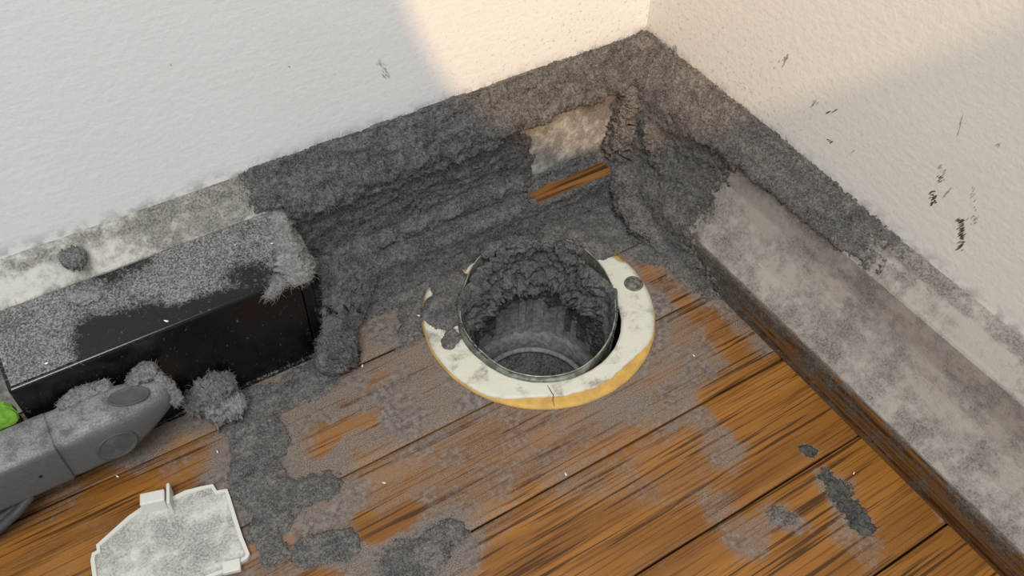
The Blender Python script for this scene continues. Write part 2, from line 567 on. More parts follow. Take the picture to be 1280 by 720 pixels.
# ------------------------------------------------------------------ SETTING: skirting boards and shoe trims
def smoothpath(pts, step=.0006, sig=0.0):
    pts = np.array(pts, float)
    seg = np.linalg.norm(np.diff(pts, axis=0), axis=1); s = np.r_[0, np.cumsum(seg)]
    n_ = int(s[-1] / step); q = np.linspace(0, s[-1], n_)
    P = np.stack([np.interp(q, s, pts[:, i]) for i in range(2)], 1)
    if sig > 0:
        k = int(3 * sig / step); ker = np.exp(-.5 * (np.arange(-k, k + 1) * step / sig) ** 2); ker /= ker.sum()
        Pp = np.concatenate([np.repeat(P[:1], k, 0), P, np.repeat(P[-1:], k, 0)])
        P = np.stack([np.convolve(Pp[:, i], ker, 'valid') for i in range(2)], 1)
    return q, P, s


def wall_frame(side, t, dz):
    """t = distance along the wall from the corner (negative), dz[...,0]=distance from the wall, dz[...,1]=height"""
    if side == 'left':
        return np.stack([t + 0 * dz[..., 0], -dz[..., 0], dz[..., 1]], -1)
    return np.stack([-dz[..., 0], t + 0 * dz[..., 0], dz[..., 1]], -1)


def profile_mesh(name, side, prof, tvals, mat, dustfn, parent=None):
    q, P, s = smoothpath(prof, .0012)
    T, S = np.meshgrid(tvals, np.arange(len(P)), indexing='ij')
    D = P[S]
    V = wall_frame(side, T, D)
    dust = dustfn(T, D[..., 0], D[..., 1])
    return mesh_np(name, V.reshape(-1, 3), quads(*T.shape), mat, parent, False, {'dust': dust})


ledge = [(0, HB), (.0022, HB - .0003), (.0050, HB - .0022), (.0085, HB - .0062), (.0113, HR + .0008), (TB, HR), (TB, .003)]
tl = np.linspace(-.74, 0, 300)


def dust_left(t, d, z):
    v = np.full(t.shape, .55)
    on = z > HR + .0003
    v = np.where(on, .50 + .36 * sst(-.26, -.17, t) + .30 * band(z, HB - .0035, HB, .0010), v)
    v = np.where(~on, .62 + .06 * band(t, -.085, -.020, .006), v)
    return v


def dust_right(t, d, z):
    on = z > HR + .0003
    led = .55 + .4 * sst(-.17, -.11, t) - .25 * sst(-.16, -.20, t) + .35 * band(z, HB - .0030, HB + .001, .0008)
    face = .50 + .4 * sst(-.10, -.05, t) + .10 * sst(.030, .020, z)
    return np.where(on, led, face)


bl = profile_mesh('baseboard_left', 'left', ledge, tl, M['board'], dust_left); bl['kind'] = 'structure'
ledge_r = ledge[:6] + [(TB, HS + .0260), (TB + .0016, HS + .0190), (TB + .0060, HS + .0095), (TS - .0010, HS + .0004), (TS - .0010, HS - .002)]
br = profile_mesh('baseboard_right', 'right', ledge_r, tl, M['board_r'], dust_right); br['kind'] = 'structure'
tag(bl, 'white skirting board along the left wall, mostly buried in grey dust')
tag(br, 'dusty white skirting board with a sloped top along the right wall')
shoe_l = [(TB - .001, HS + .0003), (TB + .006, HS), (TS - .0022, HS), (TS - .0008, HS - .0006), (TS, HS - .0024), (TS, 0)]
shoe_r = [(TB + .004, HS - .0010), (TS - .0014, HS - .0002), (TS - .0003, HS - .0008), (TS, HS - .0020), (TS, 0)]
t1 = profile_mesh('trim_1', 'left', shoe_l, np.linspace(-.180, 0, 150), M['shoe'], lambda t, d, z: .6 - .7 * band(t, -.076, -.027, .004)); t1['kind'] = 'structure'
t2 = profile_mesh('trim_2', 'right', shoe_r, tl, M['shoe_r'],
                  lambda t, d, z: np.where(z > HS - .0002, 1.2, .62 + .4 * sst(-.14, -.09, t) - .34 * sst(.012, .002, z) * sst(-.12, -.20, t)))
t2['kind'] = 'structure'
tag(t1, 'brown varnished shoe moulding on the floor below the left skirting, one bare strip showing')
tag(t2, 'dusty brown shoe moulding on the floor below the right skirting')


# ------------------------------------------------------------------ dust builders
def fibres(parent, V, N, count, length, rad, mat, seed=1, lift=.3):
    """thin bent lint hairs standing on a dust surface, joined into one stuff part"""
    R = np.random.RandomState(seed)
    if len(V) == 0: return
    i = R.randint(0, len(V), count)
    b = V[i]; nn = N[i]
    t = R.normal(size=(count, 3)); t -= (t * nn).sum(1)[:, None] * nn * .8; t /= np.linalg.norm(t, axis=1)[:, None] + 1e-9
    L = length * (.4 + R.rand(count))
    c = R.normal(size=(count, 3)) * .45
    ks = np.array([0, .35, .7, 1.0])
    P = b[:, None] - nn[:, None] * .0003 + L[:, None, None] * (t[:, None] * ks[None, :, None] + c[:, None] * (ks * ks)[None, :, None] * .6
        + nn[:, None] * (lift * np.sin(ks * 2.4))[None, :, None])
    T = np.gradient(P, axis=1); T /= np.linalg.norm(T, axis=-1, keepdims=True) + 1e-12
    A = np.cross(T, np.array([.3, .5, .8])); A /= np.linalg.norm(A, axis=-1, keepdims=True) + 1e-12
    B = np.cross(T, A)
    th = np.array([0, 2.094, 4.189]); rr = rad * np.array([1, 1, .8, .3])
    X = P[:, :, None] + rr[None, :, None, None] * (np.cos(th)[None, None, :, None] * A[:, :, None] + np.sin(th)[None, None, :, None] * B[:, :, None])
    base = np.arange(count)[:, None, None, None] * 12
    k = np.arange(3)[:, None]; j = np.arange(3)[None]; j2 = (j + 1) % 3
    q = np.stack([k * 3 + j, k * 3 + j2, (k + 1) * 3 + j2, (k + 1) * 3 + j], -1)[None] + base
    o = mesh_np('lint_fibres', X.reshape(-1, 3), q.reshape(-1, 4), mat, parent, True)
    o['kind'] = 'stuff'
    return o


def vnormals(P):
    du = np.gradient(P, axis=0); dv = np.gradient(P, axis=1)
    N = np.cross(du, dv); N /= np.linalg.norm(N, axis=-1, keepdims=True) + 1e-15
    return N


def sheet(name, P, N, T, mat, eps=.00012, fib=0, fl=.003, fmat='fibre', seed=1, frad=.00006):
    keep = T > eps
    Pd = P + N * np.where(keep, T, -.0010)[..., None]
    V, Q, _ = compact(Pd.reshape(-1, 3), quads(*T.shape, keep=keep))
    o = mesh_np(name, V, Q, mat)
    if fib:
        ok = T > eps * 2
        Nn = vnormals(Pd); s = np.sign((Nn * N).sum(-1, keepdims=True)); Nn = Nn * s
        fibres(o, Pd[ok], Nn[ok], fib, fl, frad, M[fmat], seed)
    return o


def clump(name, pts, radii, mat, amp=.35, flat=.8, fq=260, fib=120, fl=.003, fmat='fibre', seed=1, zmin=None, nr=40, parent=None, nstep=60):
    pts = np.array(pts, float); radii = np.array(radii, float)
    if len(pts) == 1:
        pts = np.array([pts[0] - [radii[0] * .3, 0, 0], pts[0] + [radii[0] * .3, 0, 0]]); radii = np.repeat(radii, 2)
    d0 = pts[0] - pts[1]; d0 /= np.linalg.norm(d0); d1 = pts[-1] - pts[-2]; d1 /= np.linalg.norm(d1)
    p = np.concatenate([[pts[0] + d0 * radii[0] * .95], pts, [pts[-1] + d1 * radii[-1] * .95]])
    seg = np.linalg.norm(np.diff(p, axis=0), axis=1); s = np.r_[0, np.cumsum(seg)]
    q = (1 - np.cos(np.linspace(0, np.pi, nstep))) / 2 * .45 + np.linspace(0, 1, nstep) * .55
    q *= s[-1]
    C = np.stack([np.interp(q, s, p[:, i]) for i in range(3)], 1)
    R = np.interp(q, s[1:-1], radii)
    e0 = np.clip(q / (radii[0] * 1.1), 0, 1); e1 = np.clip((s[-1] - q) / (radii[-1] * 1.1), 0, 1)
    R = R * np.sqrt(1 - (1 - np.minimum(e0, e1)) ** 2) + 1e-6
    V, Q = tube_np(C, R, nr)
    Cc = np.repeat(C, nr, 0); D = V - Cc; rr = np.linalg.norm(D, axis=1, keepdims=True) + 1e-9
    nz = fbm(V * fq + seed * 7.7, 5, .55, True)[:, None] - .25
    nz2 = fbm(V * fq * .35 + seed * 3.1, 2)[:, None]
    D = D / rr * np.maximum(rr * (1 + amp * 1.25 * nz + amp * 1.3 * nz2), rr * .2)
    D = D * (1 + amp * .9 * fbm(V * 900 + seed, 3)[:, None] + amp * .5 * perlin(V * 1700)[:, None])
    D[:, 2] *= flat
    V = Cc + D
    if zmin is not None:
        V[:, 2] = np.maximum(V[:, 2], zmin + .0002 * np.sin(V[:, 0] * 3000))
    o = mesh_np(name, V, Q, mat, parent)
    if fib:
        Nn = D / (np.linalg.norm(D, axis=1, keepdims=True) + 1e-9)
        ok = Nn[:, 2] > -.4
        fibres(o if parent is None else parent, V[ok] - (np.array(parent.location) if False else 0), Nn[ok], int(fib * 2.2), fl * .5, .00005, M[fmat], seed) if parent is None else None
    return o


# ------------------------------------------------------------------ dust over the left skirting
prof = [(0.0004, HB + .012), (.0004, HB), (.0022, HB - .0003), (.0085, HB - .0062), (TB, HR), (TB, HS), (TS, HS), (TS, .0), (TS + .014, 0)]
q, PP, s = smoothpath(prof, .00065, .0012)
sW, sL0, sL1, sF, sT, sS = s[1], s[1], s[4], s[5], s[6], s[7]
tv = np.arange(-.330, -.0005, .00065)
Tg, Sg = np.meshgrid(tv, q, indexing='ij')
D = PP[None].repeat(len(tv), 0)
P = wall_frame('left', Tg, D)
dp = np.gradient(PP, axis=0); nn = np.stack([-dp[:, 1], dp[:, 0]], 1); nn /= np.linalg.norm(nn, axis=1)[:, None]
nn *= np.sign(nn[len(nn) // 2, 0])
N = wall_frame('left', 0 * Tg, nn[None].repeat(len(tv), 0)); N[..., 0] = 0
u = P.copy()
A = sst(-.196, -.176, Tg)
# along-the-board ridges: features stretched in x
nA = fbm(np.stack([Tg * 55, Sg * 190, 0 * Tg], -1), 4, .55)
nR = fbm(np.stack([Tg * 42 + 2.2 * perlin(u * 40), Sg * 150 + 1.5 * perlin(u * 60 + 9), 0 * Tg + 3], -1), 4, .5, True)
nF = fbm(P * 520, 4, .6)
nL = fbm(P * 110, 3, .5)
lb = sL1 + .0035 + .0060 * fbm(np.stack([Tg * 45, 0 * Tg, 0 * Tg], -1), 3) + .004 * sst(-.06, -.12, Tg)       # lower edge of the upper hanging band
upper = (1 - sst(sW - .0012 + .002 * nL, sW + .002 + .002 * nL, -Sg + 2 * sW)) * (1 - sst(lb - .001, lb + .0015, Sg))
jb = sF - .0035 + .004 * fbm(np.stack([Tg * 38 + 5, 0 * Tg, 0 * Tg], -1), 3)
junc = band(Sg, jb - .0045, sF + .003, .0022)
face = band(Sg, lb, sF - .002, .003)
shoe = band(Sg, sF, sS + .004, .004)
foot = np.exp(-((Sg - sS) / .006) ** 2)
T = A * (upper * (.0034 + .0026 * nA + .0030 * np.maximum(nR - .05, -.2) + .0016 * nF) + face * (.0010 + .0022 * np.maximum(nR - .12, -.3) + .0010 * nA)
         + junc * (.0026 + .0036 * np.maximum(nR - .1, 0)) + shoe * (.0016 + .0008 * nA + .0010 * np.maximum(nR - .25, 0)) + foot * .0035)
T += (.0011 * nF + .0005 * perlin(P * 1500)) * (T > .0002)
bare_face = band(Tg, -.072 + .012 * nL, -.024 + .006 * nL, .005) * band(Sg, sL1 + .0045 + .003 * nL, sF - .001 + .002 * nL, .001)
T = T * (1 - bare_face) - .0006 * bare_face
hx = np.clip((Tg + .0745) / .0440, 0, 1)
top_ = sF + (.0060 - .0005 * hx) + .0008 * nL; bot_ = sT + .0010 + .0008 * nL - .0035 * (1 - hx) * 0
hole = band(Tg, -.0735 + .0015 * nL, -.0305 + .0015 * nL, .0006) * band(Sg, top_, bot_, .0004)
T = np.where(hole > .45, -.001, T)
far = sst(-.187, -.195, Tg)
T = np.where((Tg < -.1825) & (Sg > sL1), -.001, T)
T = np.where(Tg > -D[..., 0] + .0015, -.001, T)
T = T * (1 - sst(q[-1] - .004, q[-1], Sg))
d_left = sheet('dust_blanket', P, N, T, M['dust'], fib=15000, fl=.0030, seed=11)
tag(d_left, 'thick rippled dark grey dust blanket caked on the left skirting board', 'dust', 'dust blankets on the skirting boards', 'stuff')

# ------------------------------------------------------------------ dust over the right skirting
tv = np.concatenate([np.arange(-.300, -.16, .0010), np.arange(-.16, -.0005, .00065)])
Tg, Sg = np.meshgrid(tv, q, indexing='ij')
profR = [(0.0004, HB + .012), (.0004, HB), (.0022, HB - .0003), (.0085, HB - .0062), (TB, HR), (TB, HS + .0260), (TB + .0016, HS + .0190), (TB + .0060, HS + .0095), (TS, HS - .001), (TS, 0), (TS + .014, 0)]
q2, PR, s2 = smoothpath(profR, .00065, .0010)
Tg, Sg = np.meshgrid(tv, q2, indexing='ij')
D = PR[None].repeat(len(tv), 0)
P = wall_frame('right', Tg, D)
dp = np.gradient(PR, axis=0); nn = np.stack([-dp[:, 1], dp[:, 0]], 1); nn /= np.linalg.norm(nn, axis=1)[:, None]; nn *= np.sign(nn[len(nn) // 2, 0])
N = wall_frame('right', 0 * Tg, nn[None].repeat(len(tv), 0)); N[..., 1] = 0
nA = fbm(np.stack([Tg * 60, Sg * 150, 0 * Tg + 8], -1), 4, .55)
nR = fbm(P * 130, 4, .55, True); nF = fbm(P * 520 + 4, 4, .6); nL = fbm(P * 95 + 2, 3, .5)
r1, r4, r5, r8, r9 = s2[1], s2[4], s2[5], s2[8], s2[9]
lb = r4 + .0010 + .003 * nL + .010 * sst(-.075, -.03, Tg)
up = sst(r1 - .0030, r1 + .0018, Sg + .0016 * nL) * (1 - sst(lb - .002, lb + .002, Sg))
cn = sst(-.085, -.030, Tg + .012 * nL)
T = up * (.0008 + .0034 * sst(-.17, -.06, Tg) + .0016 * nA) * (1 - .9 * sst(-.13, -.175, Tg + .01 * nL)) \
    + cn * band(Sg, lb, r8 - .002, .004) * (.0022 + .0040 * np.maximum(nR - .05, -.2) + .0016 * nA) \
    + sst(-.085, -.05, Tg + .01 * nL) * band(Sg, r8 - .003, r9, .003) * (.0016 + .002 * np.maximum(nR - .2, 0)) \
    + sst(-.11, -.05, Tg) * np.exp(-((Sg - r9) / .006) ** 2) * .0050
T = T - .0004 * sst(-.09, -.14, Tg) + .0016 * nF * sst(.0022, .0004, T) * sst(.0, .0003, T) 
T += (.0011 * nF + .0005 * perlin(P * 1500)) * (T > .0002)
T = np.where(Tg > -D[..., 0] + .0015, -.001, T)
T = T * (1 - sst(q2[-1] - .004, q2[-1], Sg))
d_right = sheet('dust_blanket', P, N, T, M['dust_warm'], fib=12000, fl=.0028, seed=12)
tag(d_right, 'brown-grey fuzzy dust blanket along the top and corner of the right skirting board', 'dust', 'dust blankets on the skirting boards', 'stuff')

# ------------------------------------------------------------------ dust lying on the floor (one drift, real relief)
xs = np.arange(-.325, -.020, .00065); ys = np.arange(-.262, -.022, .00065)
Xg, Yg = np.meshgrid(xs, ys, indexing='ij'); XY = warp(np.stack([Xg, Yg], -1), .0022, .0009)
P3 = np.stack([Xg, Yg, 0 * Xg], -1)
H = np.full(Xg.shape, -.00055)
n1 = fbm(P3 * 70, 3, .5)
zone = sst(-.066, -.040, Yg + .010 * n1) * sst(-.168, -.158, Xg + .004 * n1)
H = H + zone * .0024
zr = sst(-.060, -.036, Xg + .008 * n1) * sst(-.085, -.050, Yg + .006 * n1)
H = H + zr * .0018 * (1 - zone)
HF = [
    (500, 330, 530, 310, 26, .0022), (515, 400, 525, 360, 16, .0014), (640, 275, 700, 275, 20, .0030), (750, 285, 820, 320, 14, .0014),
    (470, 345, 480, 320, 14, .0020), (445, 420, 470, 350, 12, -.0003), (480, 390, 470, 440, 20, -.0004),
    (297, 505, 325, 545, 24, .0012), (320, 585, 346, 640, 19, .0026), (330, 560, 322, 580, 20, .0014), (355, 622, 402, 612, 14, .0016),
    (390, 690, 430, 680, 16, .0009), (500, 712, 520, 704, 14, .0012), (345, 690, 330, 670, 12, .0009),
    (400, 470, 350, 498, 22, .0008),
    
]
HFR = [
    # heaps lying over the flange
    (604, 301, 632, 294, 13, .0050), (686, 291, 748, 316, 15, .0050), (552, 350, 566, 362, 17, .0058), (556, 392, 556, 396, 19, .0062), (566, 425, 562, 432, 10, .0034),
    (545, 337, 572, 318, 16, -.0009), (583, 324, 594, 318, 13, -.0009), (644, 294, 664, 288, 9, -.0009), (757, 306, 778, 322, 3.5, -.0006), (545, 335, 552, 326, 7, -.0006),
]
H = pxfeat(H, XY, HF)
H = pxfeat(H, warp(np.stack([Xg, Yg], -1), .0006, .0006), HFR)
nR = fbm(P3 * np.array([80, 130, 1]) + 3, 4, .5, True); nB = fbm(P3 * 320, 4, .6); nC = fbm(P3 * 130, 3, .5)
Z = H * (.85 + .55 * nC) + (H > .0003) * (.0016 * np.maximum(nR - .25, -.1)) + .00055 * nB * sst(-.0008, .001, H) + .0004 * perlin(P3 * 1400) * (H > -.0002)
rr = np.hypot(Xg - HC[0], Yg - HC[1])
ringz = np.where((np.hypot(Xg - RC[0], Yg - RC[1]) < RO + .0006), .0019, 0.0)
ringz = np.where(H > .002, 0, ringz)
Z = Z - ringz * (Z > 0)
back = ((Xg - HC[0]) * .552 + (Yg - HC[1]) * .834) / np.maximum(rr, 1e-6)
Z = np.where(rr < RI + .0010 + .0022 * sst(-.2, .3, back), -.002, Z)
Z = np.where((Xg < -.187) & (Yg > -.0440), -.002, Z)
d_floor = sheet('dust_drift', P3, np.zeros_like(P3) + [0, 0, 1], Z, M['dust_floor'], fib=9000, fl=.0026, seed=13, frad=.00005)
tag(d_floor, 'uneven grey dust drift spread over the oak floor round the pipe hole', 'dust', None, 'stuff')


def rimz_pt(x, y): return onz(x, y, .0066)


# ------------------------------------------------------------------ dust clumps, each a thing
def fl(x, y, z=0.0): return onz(x, y, z)


def dust_patch(name, feats, mat, seed=1, fib=60, rough=1.0, base=-.0005):
    pts_ = np.array([onz(x, y)[:2] for f in feats for (x, y) in ((f[0], f[1]), (f[2], f[3]))]); m = max(f[4] for f in feats) * .0004 * 1.6 + .004
    lo, hi = pts_.min(0) - m, pts_.max(0) + m
    X, Y = np.meshgrid(np.arange(lo[0], hi[0], .0005), np.arange(lo[1], hi[1], .0005), indexing='ij')
    XY = np.stack([X, Y], -1); Q3 = np.stack([X, Y, 0 * X + seed], -1)
    h = pxfeat(np.full(X.shape, base), warp(XY, .0034 * rough, .0013 * rough), feats)
    Z = h * (.8 + .8 * fbm(Q3 * 210, 4, .6)) + (h > base * .7) * (.0013 * fbm(Q3 * 420, 4, .65) + .0004 * perlin(Q3 * 1500)) + .0008 * np.maximum(fbm(Q3 * 130, 3, .5, True) - .3, -.1) * (h > .0006)
    P = np.stack([X, Y, 0 * X], -1)
    return sheet(name, P, np.zeros_like(P) + [0, 0, 1], Z, mat, eps=.00006, fib=fib, fl=.0016, fmat='fibre', seed=seed, frad=.00005)


G = 'loose dust clumps'
c = clump('dust_clump', [fl(412, 452, .004), fl(420, 440, .006), fl(426, 425, .008)], [.0062, .0082, .0066], M['dust'], .30, .95, 330, 260, .0028, seed=21, zmin=.0002)
tag(c, 'fluffy grey dust clump hanging to the floor at the right end of the black box', 'dust clump', G)
c = clump('dust_clump', [fl(243, 505, .010), fl(262, 492, .011), fl(280, 480, .013)], [.0040, .0056, .0046], M['dust_mid'], .6, .9, 300, 300, .0034, 'fibre_pale', 22, .0002)
tag(c, 'pale matted dust clump at the tip of the grey plug', 'dust clump', G)
c = clump('dust_clump', [fl(272, 512, .006), fl(292, 506, .006)], [.0054, .0052], M['dust_pale'], .6, .8, 300, 220, .0034, 'fibre_pale', 23, .0002)
tag(c, 'lower pale dust clump on the floor beside the black box and plug tip', 'dust clump', G)
c = clump('dust_roll', [fl(865, 328, .003), fl(885, 318, .004), fl(905, 330, .005), fl(914, 352, .004)], [.0036, .0046, .0044, .0032], M['dust'], .30, .8, 380, 200, .0022, seed=24, zmin=.0002)
tag(c, 'curled dark dust roll on the floor at the foot of the right skirting', 'dust clump', G)
c = clump('dust_roll', [fl(893, 350, .002), fl(905, 358, .002), fl(912, 362, .002)], [.0026, .0032, .0026], M['dust_dark'], .35, .7, 420, 90, .002, 'fibre_dark', 25, .0002)
tag(c, 'small dark dust roll just below the curled one near the right skirting', 'dust clump', G)
c = clump('dust_roll', [fl(928, 372, .0025), fl(950, 398, .003), fl(968, 415, .0025), fl(985, 436, .003), fl(1006, 452, .002)], [.0026, .0042, .0030, .0034, .0018], M['dust'], .35, .65, 380, 260, .0022, seed=26, zmin=.0002)
tag(c, 'long lumpy dust roll lying along the foot of the right shoe moulding', 'dust clump', G)
c = dust_patch('dust_smear', [(1034, 596, 1050, 615, 8, .0005, .5), (1050, 615, 1074, 648, 11, .0008, .5), (1066, 640, 1080, 660, 9, .0012, .5)], M['dust_dark'], 27, 40, .5)
tag(c, 'flat dark dust smear pressed onto the bare oak at lower right', 'dust clump', G)
c = dust_patch('dust_clump', [(1006, 562, 1012, 565, 7, .0007, .5)], M['dust_dark'], 28, 14, .5)
tag(c, 'tiny dark dust spot on the bare oak by the board seam', 'dust clump', G)
c = dust_patch('dust_clump', [(964, 645, 972, 640, 5, .0007, .7), (974, 658, 984, 652, 6, .0007, .8)], M['dust_floor'], 29, 40)
tag(c, 'small thin dust tuft on bare oak near the bottom right seam', 'dust clump', G)
c = dust_patch('dust_roll', [(495, 708, 528, 694, 13, .0014, 1.), (528, 694, 566, 668, 11, .0026, .9)], M['dust_floor'], 30, 260)
tag(c, 'grey dust roll on the floor at the bottom centre of the frame', 'dust clump', G)
c = dust_patch('dust_clump', [(324, 662, 334, 640, 12, .0022, 1.), (312, 615, 338, 630, 11, .0022, 1.)], M['dust_floor'], 31, 260)
tag(c, 'blue-grey dust heap on the floor touching the right edge of the ivory cover', 'dust clump', G)
c = dust_patch('dust_clump', [(352, 628, 372, 622, 13, .0014, 1.), (372, 622, 402, 608, 12, .0018, 1.)], M['dust_floor'], 32, 200)
tag(c, 'thin grey dust heap on the floor right of the ivory cover heap', 'dust clump', G)
c = clump('dust_clump', [ony(92, 322, -.0095)], [.0036], M['dust_mid'], .45, .8, 330, 90, .003, seed=33)
tag(c, 'round dust ball resting on the ledge of the left skirting', 'dust clump', G)
c = clump('dust_clump', [ony(322 * 0 + 118, 378, -.0255) * 0 + onz(88, 372, .0548), onz(104, 372, .0546), onz(122, 370, .0546)], [.0018, .0026, .0016], M['dust_pale'], .6, .35, 420, 120, .003, 'fibre_pale', 34)
tag(c, 'wispy pale dust tuft on top of the black box, left part', 'dust clump', G)
c = clump('dust_clump', [onz(347, 270, .0555), onz(352, 300, .052), onz(365, 330, .0512), onz(372, 345, .0505)], [.0024, .0034, .0050, .0044], M['dust_pale'], .6, .5, 300, 500, .0044, 'fibre_pale', 35)
tag(c, 'shaggy pale dust tuft hanging over the right edge of the black box top', 'dust clump', G)
c = clump('dust_clump', [onz(338, 368, .047), onz(352, 352, .0500)], [.0016, .0026], M['dust_pale'], .6, .8, 420, 200, .0045, 'fibre_pale', 36)
tag(c, 'small dust wisp drooping over the front edge of the black box', 'dust clump', G)
c = clump('dust_roll', [ony(348, 262, -.0125), ony(362, 290, -.020), ony(378, 318, -.031), ony(388, 338, -.040)], [.0020, .0022, .0024, .0020], M['dust_mid'], .5, .9, 420, 220, .0034, 'fibre_pale', 37)
tag(c, 'ragged dust rim along the top right end of the black box', 'dust clump', G)

c = clump('dust_roll', [rimz_pt(x, y) for x, y in ((606, 318), (618, 309), (636, 304), (664, 302), (694, 302), (724, 313))], [.0022, .0030, .0034, .0030, .0032, .0022], M['dust'], .5, .8, 330, 260, .0024, seed=38, nstep=90)
tag(c, 'ragged dust roll hanging over the far rim of the metal sleeve in the flange', 'dust clump', G)

# corner heaps
CG = 'dust heaps in the corner'
c = clump('dust_heap', [np.array([-.0155, -.0150, .050]), np.array([-.0165, -.0165, .036]), np.array([-.020, -.020, .022])], [.0050, .0072, .0085], M['dust_warm'], .36, 1.0, 240, 1300, .0040, 'fibre_pale', 41, nr=64, nstep=90)
tag(c, 'shaggy dust heap filling the upright skirting corner', 'dust clump', CG)
c = clump('dust_heap', [np.array([-.024, -.030, .016]), np.array([-.029, -.040, .009]), np.array([-.031, -.055, .005]), np.array([-.031, -.068, .002])], [.0070, .0075, .0062, .0030], M['dust_warm'], .30, .8, 240, 900, .0036, 'fibre_pale', 42, .0002, nr=56, nstep=90)
tag(c, 'sloping dust heap running from the corner along the right shoe moulding', 'dust clump', CG)
c = clump('dust_heap', [np.array([-.0150, -.030, .042]), np.array([-.0155, -.040, .034]), np.array([-.017, -.050, .028])], [.0046, .0060, .0046], M['dust_warm'], .45, 1.0, 260, 900, .0040, 'fibre', 43, nr=56, nstep=80)
tag(c, 'dark tufted dust heap clinging to the right skirting beside the corner', 'dust clump', CG)
c = clump('dust_heap', [np.array([-.005, -.004, .0665]), np.array([-.0045, -.0085, .0660])], [.0040, .0042], M['dust_warm'], .35, .9, 300, 220, .0028, 'fibre_pale', 44)
tag(c, 'dust peak in the very corner on top of the skirting boards', 'dust clump', CG)

# flap of felted dust between the box end and the floor
ctrl = np.array([
    [ony(392, 322, -.0225), ony(425, 318, -.0215), ony(474, 316, -.0215)],
    [ony(400, 352, -.0290), ony(430, 352, -.0300), ony(469, 344, -.0275)],
    [ony(403, 390, -.0370), ony(425, 388, -.0390), ony(457, 382, -.0335)],
    [ony(405, 415, -.0440), ony(422, 412, -.0460), ony(446, 406, -.0390)],
    [ony(406, 440, -.0490), ony(420, 440, -.0530), ony(438, 432, -.0450)]])
a = np.linspace(0, 4, 170); b = np.linspace(0, 2, 90)


def interp_grid(C, a, b):
    ia = np.clip(np.floor(a).astype(int), 0, C.shape[0] - 2); fa = (a - ia); fa = fa * fa * (3 - 2 * fa) * .5 + fa * .5
    ib = np.clip(np.floor(b).astype(int), 0, C.shape[1] - 2); fb = (b - ib)
    c0 = C[ia] * (1 - fa)[:, None, None] + C[ia + 1] * fa[:, None, None]
    return c0[:, ib] * (1 - fb)[None, :, None] + c0[:, ib + 1] * fb[None, :, None]


P = interp_grid(ctrl, a, b)
N = vnormals(P); N *= np.sign(N[..., 2:3] + 1e-9)
e = np.minimum(1, np.minimum(b[None], 2 - b[None]) / .12 + 0 * a[:, None])
T = .0004 - .0030 * sst(.9, .0, a)[:, None] + .0020 * fbm(P * 200, 4, .55, True) + .0006 * fbm(P * 600, 3) + .0006 * perlin(P * 90)
o = mesh_np('dust_flap', (P + N * T[..., None]).reshape(-1, 3), quads(*T.shape), M['dust'])
sm = o.modifiers.new('thick', 'SOLIDIFY'); sm.thickness = .0022; sm.offset = -1 if True else 1
fibres(o, P.reshape(-1, 3) + (N * T[..., None]).reshape(-1, 3), N.reshape(-1, 3), 1400, .0028, .00006, M['fibre'], 51)
tag(o, 'felted grey dust flap sloping from the left skirting to the floor past the black box', 'dust')

nt = 220
th = np.linspace(0, 2 * np.pi, nt, endpoint=False)
ct = np.stack([np.cos(th), np.sin(th)], 1)
nz = fbm(np.stack([np.cos(th) * 6, np.sin(th) * 6, 0 * th], 1), 4, .6)
RIM = [(769, 380), (768, 403), (759, 427), (734, 455), (716, 465), (691, 470.6), (665, 470.6), (635, 463), (605, 442.5), (586, 422), (577, 405), (575.5, 382), (583, 352), (602, 319), (625, 304), (655, 293), (690, 296), (722, 306), (745, 325), (762, 350)]
uu = np.array([.552, .834]); cz = np.array([-.0985, -.0680])


def rimpt(x, y):
    z = .004
    for _ in range(6):
        p = onz(x, y, z); z = .0048 + .060 * ((p[:2] - cz) @ uu)
    return p


rp = np.array([rimpt(*p) for p in RIM])
ra = np.arctan2(rp[:, 1] - cz[1], rp[:, 0] - cz[0]); rd = np.hypot(rp[:, 0] - cz[0], rp[:, 1] - cz[1])
o_ = np.argsort(ra); ra, rd = ra[o_], rd[o_]
rs = np.interp(th, np.r_[ra - 2 * np.pi, ra, ra + 2 * np.pi], np.r_[rd, rd, rd])
rs = np.minimum(rs, .0385)
ker = np.ones(5) / 5; rs = np.convolve(np.r_[rs[-2:], rs, rs[:2]], ker, 'valid')
rxy = cz + ct * rs[:, None]; rz = .0048 + .060 * ((rxy - cz) @ uu) + .00025 * nz
mouth_c = np.array([-.0992, -.0700])
# clear radius of the flange opening about HC: never inside the sleeve
_q = rxy - HC; _a = np.arctan2(_q[:, 1], _q[:, 0]); _r = np.hypot(_q[:, 0], _q[:, 1]); _o = np.argsort(_a)
ROPEN = np.maximum(RI, np.interp(np.arctan2(ct[:, 1], ct[:, 0]), np.r_[_a[_o] - 2 * np.pi, _a[_o], _a[_o] + 2 * np.pi], np.r_[_r[_o], _r[_o], _r[_o]]) + .0009 - .0040 * sst(-.2, .5, -(ct @ uu)))
# ------------------------------------------------------------------ the flange ring and pipe
flange = empty('floor_flange', (RC[0], RC[1], 0), 'round white-painted floor flange with yellowed rim, partly buried in dust', 'flange')


